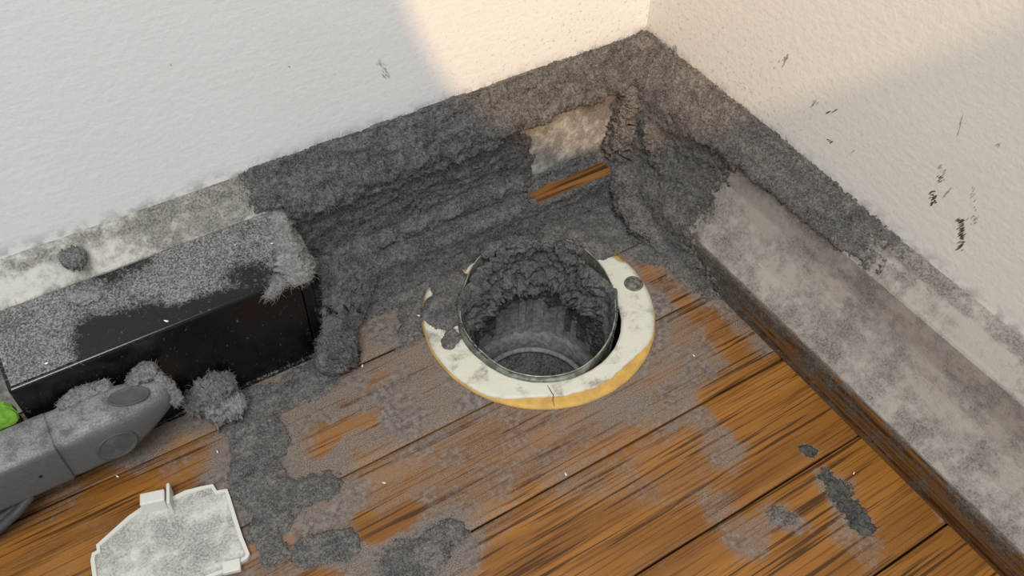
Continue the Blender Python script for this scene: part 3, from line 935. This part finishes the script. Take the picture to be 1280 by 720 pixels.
def annulus(name, ri, ro, ci, z0, z1, mat, attrs=None, drop=.0004, nr=8):
    """ring with inner circle about ci and outer radius array ro about RC, slightly rounded outer edge"""
    inner = ci + ct * ri[:, None]; outer = RC + ct * ro[:, None]
    rows = [np.c_[inner, np.full(nt, z0)]]
    for k in range(nr + 1):
        f = k / nr
        zz = z1 - drop * max(0, (f - .86) / .14) ** 2 + 0 * th
        zz = zz + .00018 * fbm(np.c_[(inner + (outer - inner) * f) * 300, 0 * th], 3)
        rows.append(np.c_[inner + (outer - inner) * f, zz])
    rows.append(np.c_[outer, np.full(nt, z0)])
    V = np.stack(rows, 1)
    return V, mesh_np(name, V.reshape(-1, 3), quads(nt, len(rows), wrap=True), mat, flange, True, attrs(V) if attrs else None)


def ang(x, y): p = onz(x, y, .0018); return math.atan2(p[1] - RC[1], p[0] - RC[0])


annulus('adhesive_layer', ROPEN + .0004, RO + .0004 * nz, HC, -.0006, .0011, M['yellow'])


def arc(a0, a1, soft=.06):
    d = (a1 - a0) % (2 * np.pi); r = (th - a0) % (2 * np.pi)
    return sst(-soft, soft, np.where(r > np.pi + d / 2, r - 2 * np.pi, r)) * (1 - sst(d - soft, d + soft, np.where(r > np.pi + d / 2, r - 2 * np.pi, r)))


yel = arc(ang(640, 503), ang(806, 440), .24) * (.0044 + .0022 * nz) + arc(ang(588, 306), ang(538, 350), .10) * (.0100 + .003 * nz)
yel = yel + arc(ang(780, 325), ang(752, 303), .04) * .0022
annulus('paint_layer', ROPEN + .0003 * nz, RO - .0006 - yel + .0003 * nz, HC, .0008, .0018, M['ring_white'],
        lambda V: {'dust': .24 + .45 * sst(.0, .3, fbm(V * 90, 3)) + .10 * fbm(V * 700, 2)}, .0002)
pts = np.array([onz(684, 481, .0021), onz(688, 488, .0021), onz(692, 494, .0021), onz(691, 500, .0018), onz(693, 508, .0016)])
V, Q = tube_np(pts, [.00008, .00014, .00016, .00012, .00006], 5)
o = mesh_np('crack', V, Q, M['void'], flange)
# screw
sc = onz(792, 355, .0018)
bm = bmesh.new()
bmesh.ops.create_uvsphere(bm, u_segments=24, v_segments=12, radius=.0034)
for v in bm.verts:
    v.co.z = max(v.co.z, -.0002) * .55
    if abs(v.co.x * .8 + v.co.y * .6) < .0005 and math.hypot(v.co.x, v.co.y) < .0026: v.co.z -= .0006
    v.co = v.co + Vector((sc[0], sc[1], .0017))
o = bm_obj('screw', bm, M['screw'], flange, True)
V, Q = tube_np(np.c_[sc[0] + .0037 * np.cos(np.linspace(0, 6.2832, 30)), sc[1] + .0037 * np.sin(np.linspace(0, 6.2832, 30)), np.full(30, .0020)], .0006, 6)
mesh_np('screw_washer', V, Q, M['screw'], flange)

pipe = empty('duct_pipe', (HC[0], HC[1], -.07), 'dust-choked metal sleeve and ribbed pipe sunk through the floor flange', 'pipe')
rows = []
dirn = ct
front = sst(-.1, .8, -(ct @ uu))            # near side: wide folded lip
lip = .0004 + .0024 * front * arc(ang(577, 400), ang(735, 462), .22)
rows.append(np.c_[rxy + dirn * (lip * .9)[:, None], rz - .006])
rows.append(np.c_[rxy + dirn * lip[:, None], rz - .0012 - .0010 * front])
rows.append(np.c_[rxy + dirn * (lip * .7)[:, None], rz + .0002])
rows.append(np.c_[rxy + dirn * (lip * .25)[:, None], rz + .0004])
rows.append(np.c_[rxy, rz])
for f, z in ((.2, -.002), (.45, -.007), (.75, -.013), (1, -.020)):
    rad = rs * (1 - f) + .0328 * f; c_ = cz * (1 - f) + mouth_c * f
    rows.append(np.c_[c_ + ct * rad[:, None] - dirn * .0003, np.full(nt, z) + rz * (1 - f) * .6])
V = np.stack(rows, 1)
mesh_np('sleeve', V.reshape(-1, 3), quads(nt, len(rows), wrap=True), M['steel'], pipe)
V, Q = tube_np(np.r_[np.c_[rxy, rz + .0003], np.c_[rxy[:1], rz[:1] + .0003]], .00028, 6)
mesh_np('sleeve_edge', V, Q, M['steel_edge'], pipe)


def lathe(prof, mat, name, wob=0.0):
    V = np.stack([np.c_[mouth_c + ct * (r + wob * nz)[:, None], np.full(nt, z)] for r, z in prof], 1)
    return mesh_np(name, V.reshape(-1, 3), quads(nt, len(prof), wrap=True), mat, pipe)


lathe([(.0333, -.018), (.0330, -.030), (.0326, -.042), (.0322, -.0520), (.0318, -.0532), (.0300, -.0536), (.0298, -.062), (.0296, -.072)], M['pipe'], 'pipe_wall')
bmz = [(0.0001, -.0665), (.008, -.0666), (.016, -.0662), (.024, -.0656), (.0297, -.0640)]
Vb = np.stack([np.c_[mouth_c + ct * r, z + .0012 * fbm(np.c_[(mouth_c + ct * r) * 160, 0 * th], 3) * (r > .004)] for r, z in bmz], 1)
mesh_np('pipe_bottom', Vb.reshape(-1, 3), quads(nt, len(bmz), wrap=True), M['dust'], pipe)
tt = np.linspace(0, 2 * np.pi, 121)
V, Q = tube_np(np.c_[mouth_c[0] + .0272 * np.cos(tt), mouth_c[1] + .0272 * np.sin(tt), np.full(121, -.0615)], .0013, 10)
mesh_np('lower_ring', V, Q, M['rib'], pipe)


def cylhit(x, y, r):
    d = ray(x, y); oo = CAM[:2] - mouth_c; A_ = d[:2] @ d[:2]; B_ = 2 * oo @ d[:2]; C_ = oo @ oo - r * r
    return CAM + d * (-B_ + math.sqrt(B_ * B_ - 4 * A_ * C_)) / 2 / A_


for (x, y, wd, zt, zb) in [(600, 405, .0030, -.034, -.0525), (625, 402, .0050, -.030, -.0530), (652, 398, .0034, -.026, -.0530), (672, 400, .0052, -.026, -.0530), (700, 412, .0040, -.028, -.0530), (716, 425, .0034, -.032, -.0530), (735, 432, .0044, -.034, -.0525)]:
    p = cylhit(x, y, .0322); a0 = math.atan2(p[1] - mouth_c[1], p[0] - mouth_c[0])
    er, et = np.array([math.cos(a0), math.sin(a0)]), np.array([-math.sin(a0), math.cos(a0)])
    bm = bmesh.new(); bm_box(bm, (-wd / 2, -.0012, zb), (wd / 2, .0004, zt), .0003, 2)
    for v in bm.verts:
        xy = mouth_c + er * (.0322 - .0003 - v.co.y * 1.0) + et * v.co.x
        v.co = Vector((xy[0], xy[1], v.co.z))
    bm_obj('rib', bm, M['rib'], pipe)

# dust lining of the pipe
zz = np.linspace(.0075, -.064, 120)
TH, ZZ = np.meshgrid(np.linspace(0, 2 * np.pi, 320, endpoint=False), zz, indexing='ij')
dirs = np.stack([np.cos(TH), np.sin(TH), 0 * TH], -1)
rsx = np.interp(TH, np.r_[th, th[0] + 2 * np.pi], np.r_[rs, rs[0]])
fz = sst(.002, -.018, ZZ)
rad = rsx * (1 - fz) + .0330 * fz
cx = cz[0] * (1 - fz) + mouth_c[0] * fz; cy = cz[1] * (1 - fz) + mouth_c[1] * fz
P = np.stack([cx + rad * dirs[..., 0], cy + rad * dirs[..., 1], ZZ], -1)
bk = dirs[..., 0] * .552 + dirs[..., 1] * .834; lf = -dirs[..., 0] * .834 + dirs[..., 1] * .552     # back, left
nA = fbm(P * 90, 4, .55); nR = fbm(P * np.array([150, 150, 230]), 4, .55, True); nF = fbm(P * 600, 3, .6)
rimz = .0048 + .060 * ((P[..., :2] - cz) @ uu)
lo_edge = -.019 + .012 * nA - .008 * np.clip(lf, -1, 1)
ov = sst(.10, .55, bk + .3 * np.clip(lf, 0, 1) + .12 * nA) * band(ZZ, -.014 + .009 * nA, rimz + .0016, .0018)
T = ov * (.0046 + .0060 * np.maximum(nR - .05, -.3) + .0018 * nA)
mid = sst(-.1, .3, bk + .5 * np.abs(lf)) * band(ZZ, -.030 + .014 * nA, -.006, .003)
T = T + mid * (.0012 + .0026 * np.maximum(nR - .15, 0) + .0010 * nA)
rt = sst(.2, .7, -lf) * sst(-.5, 0, bk) * band(ZZ, -.050 + .014 * nA, rimz - .001, .003)
T = T + rt * (.0008 + .0016 * np.maximum(nR - .1, -.2))
T = T + sst(.3, .8, lf) * band(ZZ, -.045 + .01 * nA, rimz - .001, .003) * (.0008 + .0018 * np.maximum(nR - .15, 0))
T = T + (.0010 * nF + .0004 * perlin(P * 1500)) * (T > .0002) - .0001
P_ = np.concatenate([P, P[:1]], 0); T_ = np.concatenate([T, T[:1]], 0); Nn = np.concatenate([-dirs, -dirs[:1]], 0)
o = sheet('dust_lining', P_, Nn, T_, M['dust_lining'], fib=2500, fl=.0022, fmat='fibre_dark', seed=61)
place(o, pipe); o['kind'] = 'stuff'
for ch_ in list(o.children): place(ch_, None); ch_.parent = o

# ------------------------------------------------------------------ black box
BX0, BX1, BYF, BYB, BZ = -.2915, -.1900, -.0423, -.0128, .0485
box = empty('plastic_box', ((BX0 + BX1) / 2, (BYF + BYB) / 2, 0), 'glossy black plastic box against the left skirting, dust on top', 'box')


def dbox(name, lo, hi, bev, mat, parent, dust, seg=3):
    bm = bmesh.new(); bm_box(bm, lo, hi, bev, seg); o = bm_obj(name, bm, mat, parent)
    at = o.data.attributes.new('dust', 'FLOAT', 'POINT'); at.data.foreach_set('value', [dust] * len(o.data.vertices)); return o


bod = dbox('body', (BX0, BYF, .0008), (BX1, BYB, BZ), .0014, M['black'], box, -.25, 8)
SLOPE = .0068 / (BYB - BYF)
ecap = dbox('end_cap', (BX1 + .0002, BYF + .0012, .0006), (BX1 + .0042, BYB, BZ - .0014), .0007, M['black'], box, -.12)
for o in (bod, ecap):
    for v in o.data.vertices:
        if v.co.z > .03: v.co.z += (v.co.y + box.location.y - BYF) * SLOPE
dbox('base_strip', (BX0, BYF - .0010, 0), (BX1 - .0005, BYF + .002, .0020), .0004, M['black'], box, .25)
xs = np.linspace(BX0 + .0014, BX1 + .0028, 240); ys = np.linspace(BYF + .0015, BYB, 70)
Xg, Yg = np.meshgrid(xs, ys, indexing='ij'); XY = np.stack([Xg, Yg], -1); P3 = np.stack([Xg, Yg, 0 * Xg + BZ], -1)


def topfeat(v, feats):
    for (x0, y0, x1, y1, r, val) in feats:
        a_ = onz(x0, y0, BZ)[:2]; b_ = onz(x1, y1, BZ)[:2]; d = b_ - a_
        t = np.clip(((XY - a_) @ d) / (d @ d), 0, 1); dist = np.linalg.norm(XY - a_ - t[..., None] * d, axis=-1)
        m = 1 - sst(r * .0004 * .2, r * .0004 * 2.0, dist); v = v + (val - v) * m
    return v


Dt = topfeat(np.full(Xg.shape, .74), [(110, 438, 330, 358, 9, .05), (120, 425, 190, 405, 16, -.05), (150, 350, 175, 338, 15, .12), (60, 366, 110, 352, 14, .36), (300, 350, 335, 348, 11, .34), (230, 290, 330, 280, 20, .7), (10, 470, 60, 440, 20, .8)])
Zt = BZ + (Yg - BYF) * SLOPE + .00005 + np.maximum(0, Dt - .3) * (.0007 + .0010 * fbm(P3 * 260, 4, .6)) + .0003 * np.maximum(0, fbm(P3 * 900, 3)) * (Dt > .3)
mesh_np('top_panel', np.stack([Xg, Yg, Zt], -1).reshape(-1, 3), quads(*Xg.shape), M['black'], box, True, {'dust': Dt})
Nn = np.zeros((Xg.size, 3)); Nn[:, 2] = 1
ok = Dt.ravel() > .5
fibres(box, np.stack([Xg, Yg, Zt], -1).reshape(-1, 3)[ok] - np.array(box.location) * 0, Nn[ok], 1500, .0026, .00005, M['fibre_pale'], 71)

# ------------------------------------------------------------------ grey plug
plug = empty('power_plug', (-.27, -.052, .014), 'thick grey moulded plug with oval grips lying against the black box', 'plug')


def rrect(y0, y1, z0, z1, r, n_=6):
    o = []
    for (cy_, cz_, a0) in ((y1 - r, z1 - r, 0), (y0 + r, z1 - r, 90), (y0 + r, z0 + r, 180), (y1 - r, z0 + r, 270)):
        for k in range(n_):
            a_ = math.radians(a0 + 90 * k / (n_ - 1)); o.append((cy_ + r * math.cos(a_), cz_ + r * math.sin(a_)))
    return o


def loft(name, st, mat, parent, n_=6):
    bm = bmesh.new(); rings = []
    for (x, y0, y1, z0, z1, r) in st:
        rings.append([bm.verts.new((x, a_, b_)) for a_, b_ in rrect(y0, y1, z0, z1, r, n_)])
    for A_, B_ in zip(rings[:-1], rings[1:]):
        for i in range(len(A_)):
            j = (i + 1) % len(A_); bm.faces.new((A_[i], A_[j], B_[j], B_[i]))
    bm.faces.new(rings[0]); bm.faces.new(rings[-1][::-1])
    o = bm_obj(name, bm, mat, parent, True)
    o.data.polygons.foreach_set('use_smooth', [True] * len(o.data.polygons))
    return o


YF, YB = -.0612, -.0433
loft('rear_block', [(-.3345, YF + .002, YB - .001, .0150, .0330, .003), (-.3335, YF + .0004, YB, .0140, .0350, .003), (-.2862, YF + .0002, YB, .0137, .0356, .003), (-.2856, YF + .0005, YB, .0140, .0352, .003)], M['plug'], plug)
loft('grip', [(-.2856, YF + .0008, YB, .0142, .0352, .003), (-.282, YF, YB, .0140, .0358, .0042), (-.276, YF - .0006, YB, .0140, .0374, .0056), (-.270, YF - .0010, YB, .0141, .0378, .0062),
              (-.264, YF - .0004, YB, .0152, .0370, .0062), (-.258, YF + .0012, YB, .0172, .0350, .0062), (-.253, YF + .0030, YB - .0002, .0192, .0342, .0062), (-.249, YF + .0046, YB - .0006, .0212, .0330, .0056),
              (-.2468, YF + .0062, YB - .0018, .0230, .0312, .0038), (-.2460, YF + .0082, YB - .0045, .0252, .0290, .0016)], M['plug'], plug, 8)


def oval(name, c, eu, ev, en, a_, b_, parent):
    t_ = np.linspace(0, 2 * np.pi, 40, endpoint=False)
    prof_ = [(1.06, -.0003), (1.04, .00030), (.98, .00038), (.90, .00012), (.80, .00004), (.4, .00018), (.01, .00024)]
    V = np.stack([c + eu * (a_ * k * np.cos(t_))[:, None] + ev * (b_ * k * np.sin(t_))[:, None] + en * h for k, h in prof_], 1)
    return mesh_np(name, V.reshape(-1, 3), quads(40, len(prof_), wrap=True), M['plug_recess_shade'], parent)


oval('oval_grip', np.array([-.2690, YF - .00075, .0243]), np.array([1, .03, 0]), np.array([0, 0, 1]), np.array([0, -1, 0]), .0066, .0062, plug)
oval('oval_grip', np.array([-.2592, -.0535, .0364]), np.array([.975, -.05, -.20]), np.array([.05, 1, 0]), np.array([.20, 0, 1]), .0066, .0036, plug)
p = ony(51, 596, YF)
bm = bmesh.new(); bmesh.ops.create_icosphere(bm, subdivisions=2, radius=.0006)
for v in bm.verts: v.co = Vector((p[0] + v.co.x, YF + .0001 + v.co.y * .6, p[2] + v.co.z))
bm_obj('pin_hole', bm, M['hole'], plug, True)
for yy in (-.0592, -.0562):
    pts = np.array([(-.3000, yy, .0150), (-.306, yy - .002, .0120), (-.316, yy - .003, .0075), (-.335, yy - .004, .0030), (-.37, yy - .006, .0018), (-.45, yy - .02, .0018)])
    k = np.linspace(0, len(pts) - 1, 40)
    V, Q = tube_np(np.stack([np.interp(k, range(len(pts)), pts[:, i]) for i in range(3)], 1), .0017, 10)
    mesh_np('cable', V, Q, M['cable'], plug)
for pts, r, sd, lab in [([(-.2790, -.0462, .0362), (-.2705, -.0455, .0368), (-.2650, -.0452, .0362)], [.0022, .0034, .0026], 81, 'grey dust hump on top of the plug, left hump'),
                        ([(-.2560, -.0465, .0345), (-.2505, -.0450, .0350)], [.0026, .0036], 82, 'grey dust peak on top of the plug tip'),
                        ([(-.2482, -.0480, .0330), (-.2462, -.0520, .0290), (-.2455, -.0555, .0262)], [.0022, .0024, .0020], 83, 'dust crust around the rounded tip of the plug')]:
    c = clump('dust_tuft', np.array(pts), r, M['dust_mid'], .32, .8, 300, 160, .0026, 'fibre_pale', sd)
    tag(c, lab, 'dust clump', 'dust on the plug')

# green piece at the left edge
gp = [ony(22, 516, -.0405), ony(25, 524, -.0405), ony(18, 535, -.0405), ony(4, 545, -.0405), ony(-20, 552, -.0405), ony(-40, 545, -.0405), ony(-45, 520, -.0405), ony(-20, 505, -.0405), ony(6, 508, -.0405), ony(16, 511, -.0405)]
bm = bmesh.new()
lo = [bm.verts.new((p[0], -.0405, p[2])) for p in gp]; hi = [bm.verts.new((p[0], -.0378, p[2])) for p in gp]
bm.faces.new(lo); bm.faces.new(hi[::-1])
for i in range(len(gp)):
    j = (i + 1) % len(gp); bm.faces.new((lo[i], lo[j], hi[j], hi[i]))
bmesh.ops.bevel(bm, geom=[e for e in bm.edges if abs(e.verts[0].co.y - e.verts[1].co.y) < 1e-6], offset=.0005, segments=2, affect='EDGES')
gt = empty('green_tab', (gp[0][0] - .008, -.039, 0), 'lime green plastic tab peeking out behind the plug at the left edge', 'tab')
bm_obj('tab_plate', bm, M['green'], gt)
gx = min(p[0] for p in gp); gz = min(p[2] for p in gp)
dbox('tab_foot', (gx + .002, -.0405, 0), (gx + .016, -.0375, gz + .004), .0005, M['black'], gt, 0.0)

# ------------------------------------------------------------------ ivory cover plate
CPX = [(113, 700), (115, 691), (121, 688), (120, 681), (140, 663), (160, 645), (176, 634), (205, 626), (231, 613), (250, 608), (266, 605), (271, 613), (284, 611), (288, 622), (295, 645), (303, 670), (312, 692), (309, 698), (296, 706), (284, 714), (262, 722), (230, 738), (180, 760), (128, 768), (118, 740)]
out = [onz(x, y, .0022)[:2] for x, y in CPX]
cc = np.mean(out, 0)
cover = empty('cover_plate', (cc[0], cc[1], 0), 'ivory plastic cover plate with a raised clip, dusty, lying face down at lower left', 'cover')
bm = bmesh.new()
top = bm_prism(bm, out, .0004, .0022)
bmesh.ops.recalc_face_normals(bm, faces=bm.faces)
r_ = bmesh.ops.inset_region(bm, faces=[top], thickness=.0013, depth=0)
r2_ = bmesh.ops.inset_region(bm, faces=[top], thickness=.0003, depth=-.0007)
o = bm_obj('plate', bm, M['plate'], cover)
me = o.data; at = me.attributes.new('dust', 'FLOAT', 'POINT')
at.data.foreach_set('value', [.66 if v.co.z < .0018 and v.co.z > .001 else -.2 for v in me.vertices])
nrm = lambda a_: a_ / np.linalg.norm(a_)
b0, b1 = onz(178, 632, .002), onz(206, 626, .002)
e1 = nrm((b1 - b0) * [1, 1, 0]); e2 = np.array([e1[1], -e1[0], 0])
if e2 @ np.array([0, -1, 0]) < 0: e2 = -e2


def local_box(name, o0, a_, b_, c_, mat, parent, dust=-.2, bev=.0004, lean=0.0):
    bm = bmesh.new(); bm_box(bm, (a_[0], b_[0], c_[0]), (a_[1], b_[1], c_[1]), bev, 2)
    for v in bm.verts:
        p = o0 + e1 * (v.co.x) + e2 * (v.co.y + lean * v.co.z); v.co = Vector((p[0], p[1], v.co.z))
    o = bm_obj(name, bm, mat, parent)
    at = o.data.attributes.new('dust', 'FLOAT', 'POINT'); at.data.foreach_set('value', [dust] * len(o.data.vertices)); return o


local_box('clip', b0, (.0004, .0088), (-.0012, .0034), (.0008, .0072), M['plate'], cover, -.2, .0005, -.1)
local_box('clip_fin', b0, (.0093, .0105), (-.0030, .0050), (.0010, .0068), M['plate'], cover, .15, .0003, -.15)
q0 = onz(290, 709, .002); local_box('catch', np.array([q0[0], q0[1], 0]), (-.0030, .0030), (-.0022, .0022), (.0012, .0034), M['plate'], cover, -.2, .0004)

# ------------------------------------------------------------------ small things
V, Q = tube_np(np.array([onz(768, 320, .0022), onz(779, 314, .0030), onz(792, 308, .0030), onz(805, 302, .0022)]), [.00010, .00016, .00016, .00008], 6)
o = mesh_np('hair_strand', V, Q, M['hair']); tag(o, 'short black hair lying on the dust right of the flange', 'hair')
for pts, lab in [([(300, 552), (312, 530), (330, 520)], 'fine dark hair on the floor near the pale dust clumps'), ([(392, 592), (402, 604), (412, 612)], 'curved fine hair on the floor dust at lower centre-left')]:
    V, Q = tube_np(np.array([onz(*p, .0012) for p in pts]), .00008, 5)
    o = mesh_np('hair_strand', V, Q, M['hair']); tag(o, lab, 'hair')
cr0 = None
for (x, y, zz_, lab) in [(302, 552, .001, 'pale crumb right of the pale dust clumps on the floor'), (272, 565, .001, 'tiny pale crumb on the floor below the pale dust clumps'), (344, 597, .001, 'pinkish-white crumb on the floor film at lower left, lower of two'), (338, 600, .001, 'tiny white crumb touching the pinkish-white one on the floor'), (480, 604, .0006, 'single pale crumb on the floor at bottom centre'), (707, 593, .001, 'pale crumb on a dust spot below the flange'), (1067, 592, .0003, 'pale crumb on bare oak right of the dark smear'), (867, 445, .0006, 'pale crumb on the film right of the flange'), (453, 458, .0006, 'pale crumb on the floor right of the fluffy clump'), (523, 395, .002, 'white crumb at the left rim of the flange'), (508, 337, .003, 'white crumb on the drift upper left of the flange'), (58, 455, .0506, 'leftmost pale crumb on top of the black box'), (124, 425, .0492, 'pale crumb on the bare black patch of the box top, left one'), (208, 402, .0492, 'pale crumb by the front edge of the box top'), (294, 307, .0535, 'pale crumb in the middle of the box top dust'), (340, 305, .0545, 'pale crumb beside the shaggy tuft on the box top'), (147, 596, .0004, 'pale crumb on bare oak between the plug and the ivory cover')]:
    p = onz(x, y, zz_)
    if cr0 is None:
        bm = bmesh.new(); bmesh.ops.create_icosphere(bm, subdivisions=1, radius=.0005)
        for v in bm.verts: v.co = Vector((v.co.x * 1.5, v.co.y * .7, v.co.z * .6)) * random.uniform(.8, 1.2)
        o = bm_obj('pale_crumb', bm, M['crumb']); cr0 = o
    else:
        o = cr0.copy(); COL.objects.link(o)
    o.location = p + [0, 0, .0003]; o.rotation_euler = (random.uniform(-.4, .4), random.uniform(-.4, .4), random.uniform(0, 3)); s_ = random.uniform(.7, 1.2); o.scale = (s_, s_, s_)
    tag(o, lab, 'crumb', 'pale crumbs scattered on the dust')
p = ony(91, 312, -.006); c = clump('paint_flake', [p], [.0013], M['crumb'], .2, 1.0, 500, 0, seed=91, nr=10, nstep=10)
tag(c, 'white paint flake stuck above the dust ball on the left skirting', 'flake')
c = clump('caulk_strip', [onz(1027, 470, .0006), onz(1045, 487, .0010), onz(1062, 505, .0007), onz(1080, 524, .0010), onz(1089, 531, .0006)], [.0008, .0016, .0010, .0020, .0012], M['caulk'], .5, .6, 500, 0, seed=92, zmin=.0001)
tag(c, 'crumbling tan caulk strip in the seam along the right shoe moulding', 'caulk')
c = clump('caulk_strip', [onz(1100, 547, .0005), onz(1115, 563, .0006), onz(1133, 583, .0005)], [.0010, .0014, .0007], M['caulk'], .5, .5, 500, 0, seed=93, zmin=.0001)
tag(c, 'shorter grey caulk strip beyond the board seam by the right shoe moulding', 'caulk')
V, Q = tube_np(np.array([onx(843, 57, -.0008), onx(844, 64, -.0009), onx(843, 72, -.0008)]), [.0006, .0007, .0005], 7)
o = mesh_np('dust_thread', V, Q, M['dust_pale']); tag(o, 'short upright dust thread stuck on the right wall by the corner', 'dust')


# scuff marks: thin chipped streaks on the wall faces
def scuff(wall, pts, slant, n_, w_, l_, mat, side, seed, spread):
    R = np.random.RandomState(seed)
    bm = bmesh.new()
    for k in range(n_):
        f = R.rand(); i = f * (len(pts) - 1); a_ = int(min(i, len(pts) - 2)); f = i - a_
        px = pts[a_][0] * (1 - f) + pts[a_ + 1][0] * f + R.normal() * spread; py = pts[a_][1] * (1 - f) + pts[a_ + 1][1] * f + R.normal() * spread * .8
        L = l_ * R.uniform(.4, 1.1); dx, dy = math.cos(slant) * L, -math.sin(slant) * L; ww = w_ * R.uniform(.5, 1.1)
        q_ = [(px - dx, py - dy), (px - dx * .3 + ww, py - dy * .3 + ww * .6), (px + dx, py + dy), (px + dx * .2 - ww, py + dy * .2 - ww * .6)]
        for h in (0,):
            P_ = [(onx(x, y, 0) if side == 'r' else ony(x, y, 0)) for x, y in q_]
            off = np.array([-.00012, 0, 0]) if side == 'r' else np.array([0, -.00012, 0])
            A_ = [bm.verts.new(p) for p in P_]; B_ = [bm.verts.new(p + off * R.uniform(.6, 1.2)) for p in P_]
            bm.faces.new(B_)
            for u_ in range(4): bm.faces.new((A_[u_], A_[(u_ + 1) % 4], B_[(u_ + 1) % 4], B_[u_]))
    bm_obj('scuff_mark', bm, mat, wall)


wr = wall_right; wl = wall_left
scuff(wr, [(1201, 274), (1203, 290), (1200, 310)], .5, 60, .9, 4.0, M['scuff'], 'r', 1, 1.8)
scuff(wr, [(1165, 240), (1168, 256)], .5, 28, .9, 3.5, M['scuff'], 'r', 2, 1.9)
scuff(wr, [(1174, 219), (1177, 228)], .6, 10, .7, 3.0, M['scuff'], 'r', 3, 1.6)
scuff(wr, [(1181, 244), (1188, 236)], .9, 7, .8, 4.0, M['scuff_soft'], 'r', 4, .8)
scuff(wr, [(1174, 205), (1177, 218)], .7, 10, .6, 3.0, M['scuff_soft'], 'r', 5, 2)
scuff(wr, [(1216, 235), (1217, 280)], .8, 22, .6, 3.0, M['scuff_soft'], 'r', 6, 2)
scuff(wr, [(1198, 166), (1202, 148)], 1.2, 6, .6, 6.0, M['scuff_soft'], 'r', 7, .5)
scuff(wr, [(1246, 182), (1250, 180)], .9, 6, .6, 3.0, M['scuff_soft'], 'r', 8, 1.5)
scuff(wr, [(976, 82), (983, 70)], 1.0, 9, .7, 5.0, M['scuff_soft'], 'r', 9, 2.0)
scuff(wr, [(980, 72), (984, 70)], 1.0, 5, .5, 3.0, M['scuff'], 'r', 10, 1.4)
scuff(wr, [(1014, 133), (1021, 127)], .9, 9, .5, 4.0, M['scuff_soft'], 'r', 11, 2)
scuff(wr, [(1032, 142), (1047, 137)], .5, 12, .6, 3.0, M['scuff'], 'r', 12, .9)
scuff(wr, [(1034, 173), (1040, 179)], .2, 10, .6, 2.5, M['scuff'], 'r', 13, 1.0)
scuff(wr, [(1064, 191), (1068, 188)], .5, 4, .5, 3.0, M['scuff_soft'], 'r', 14, .6)
scuff(wr, [(921, 100), (936, 112)], -.7, 7, .5, 3.0, M['scuff_soft'], 'r', 15, 1.5)
scuff(wl, [(474, 76), (480, 84), (484, 98)], -.9, 30, 1.0, 4.0, M['scuff_soft'], 'l', 16, 2.0)
scuff(wl, [(361, 83), (363, 84)], -.9, 3, .7, 2.0, M['scuff'], 'l', 17, .5)
scuff(wl, [(212, 80), (214, 82)], -1.3, 3, .6, 2.0, M['scuff_soft'], 'l', 18, .6)
scuff(wl, [(418, 92), (420, 93)], -.9, 3, .6, 1.5, M['scuff_soft'], 'l', 19, .5)
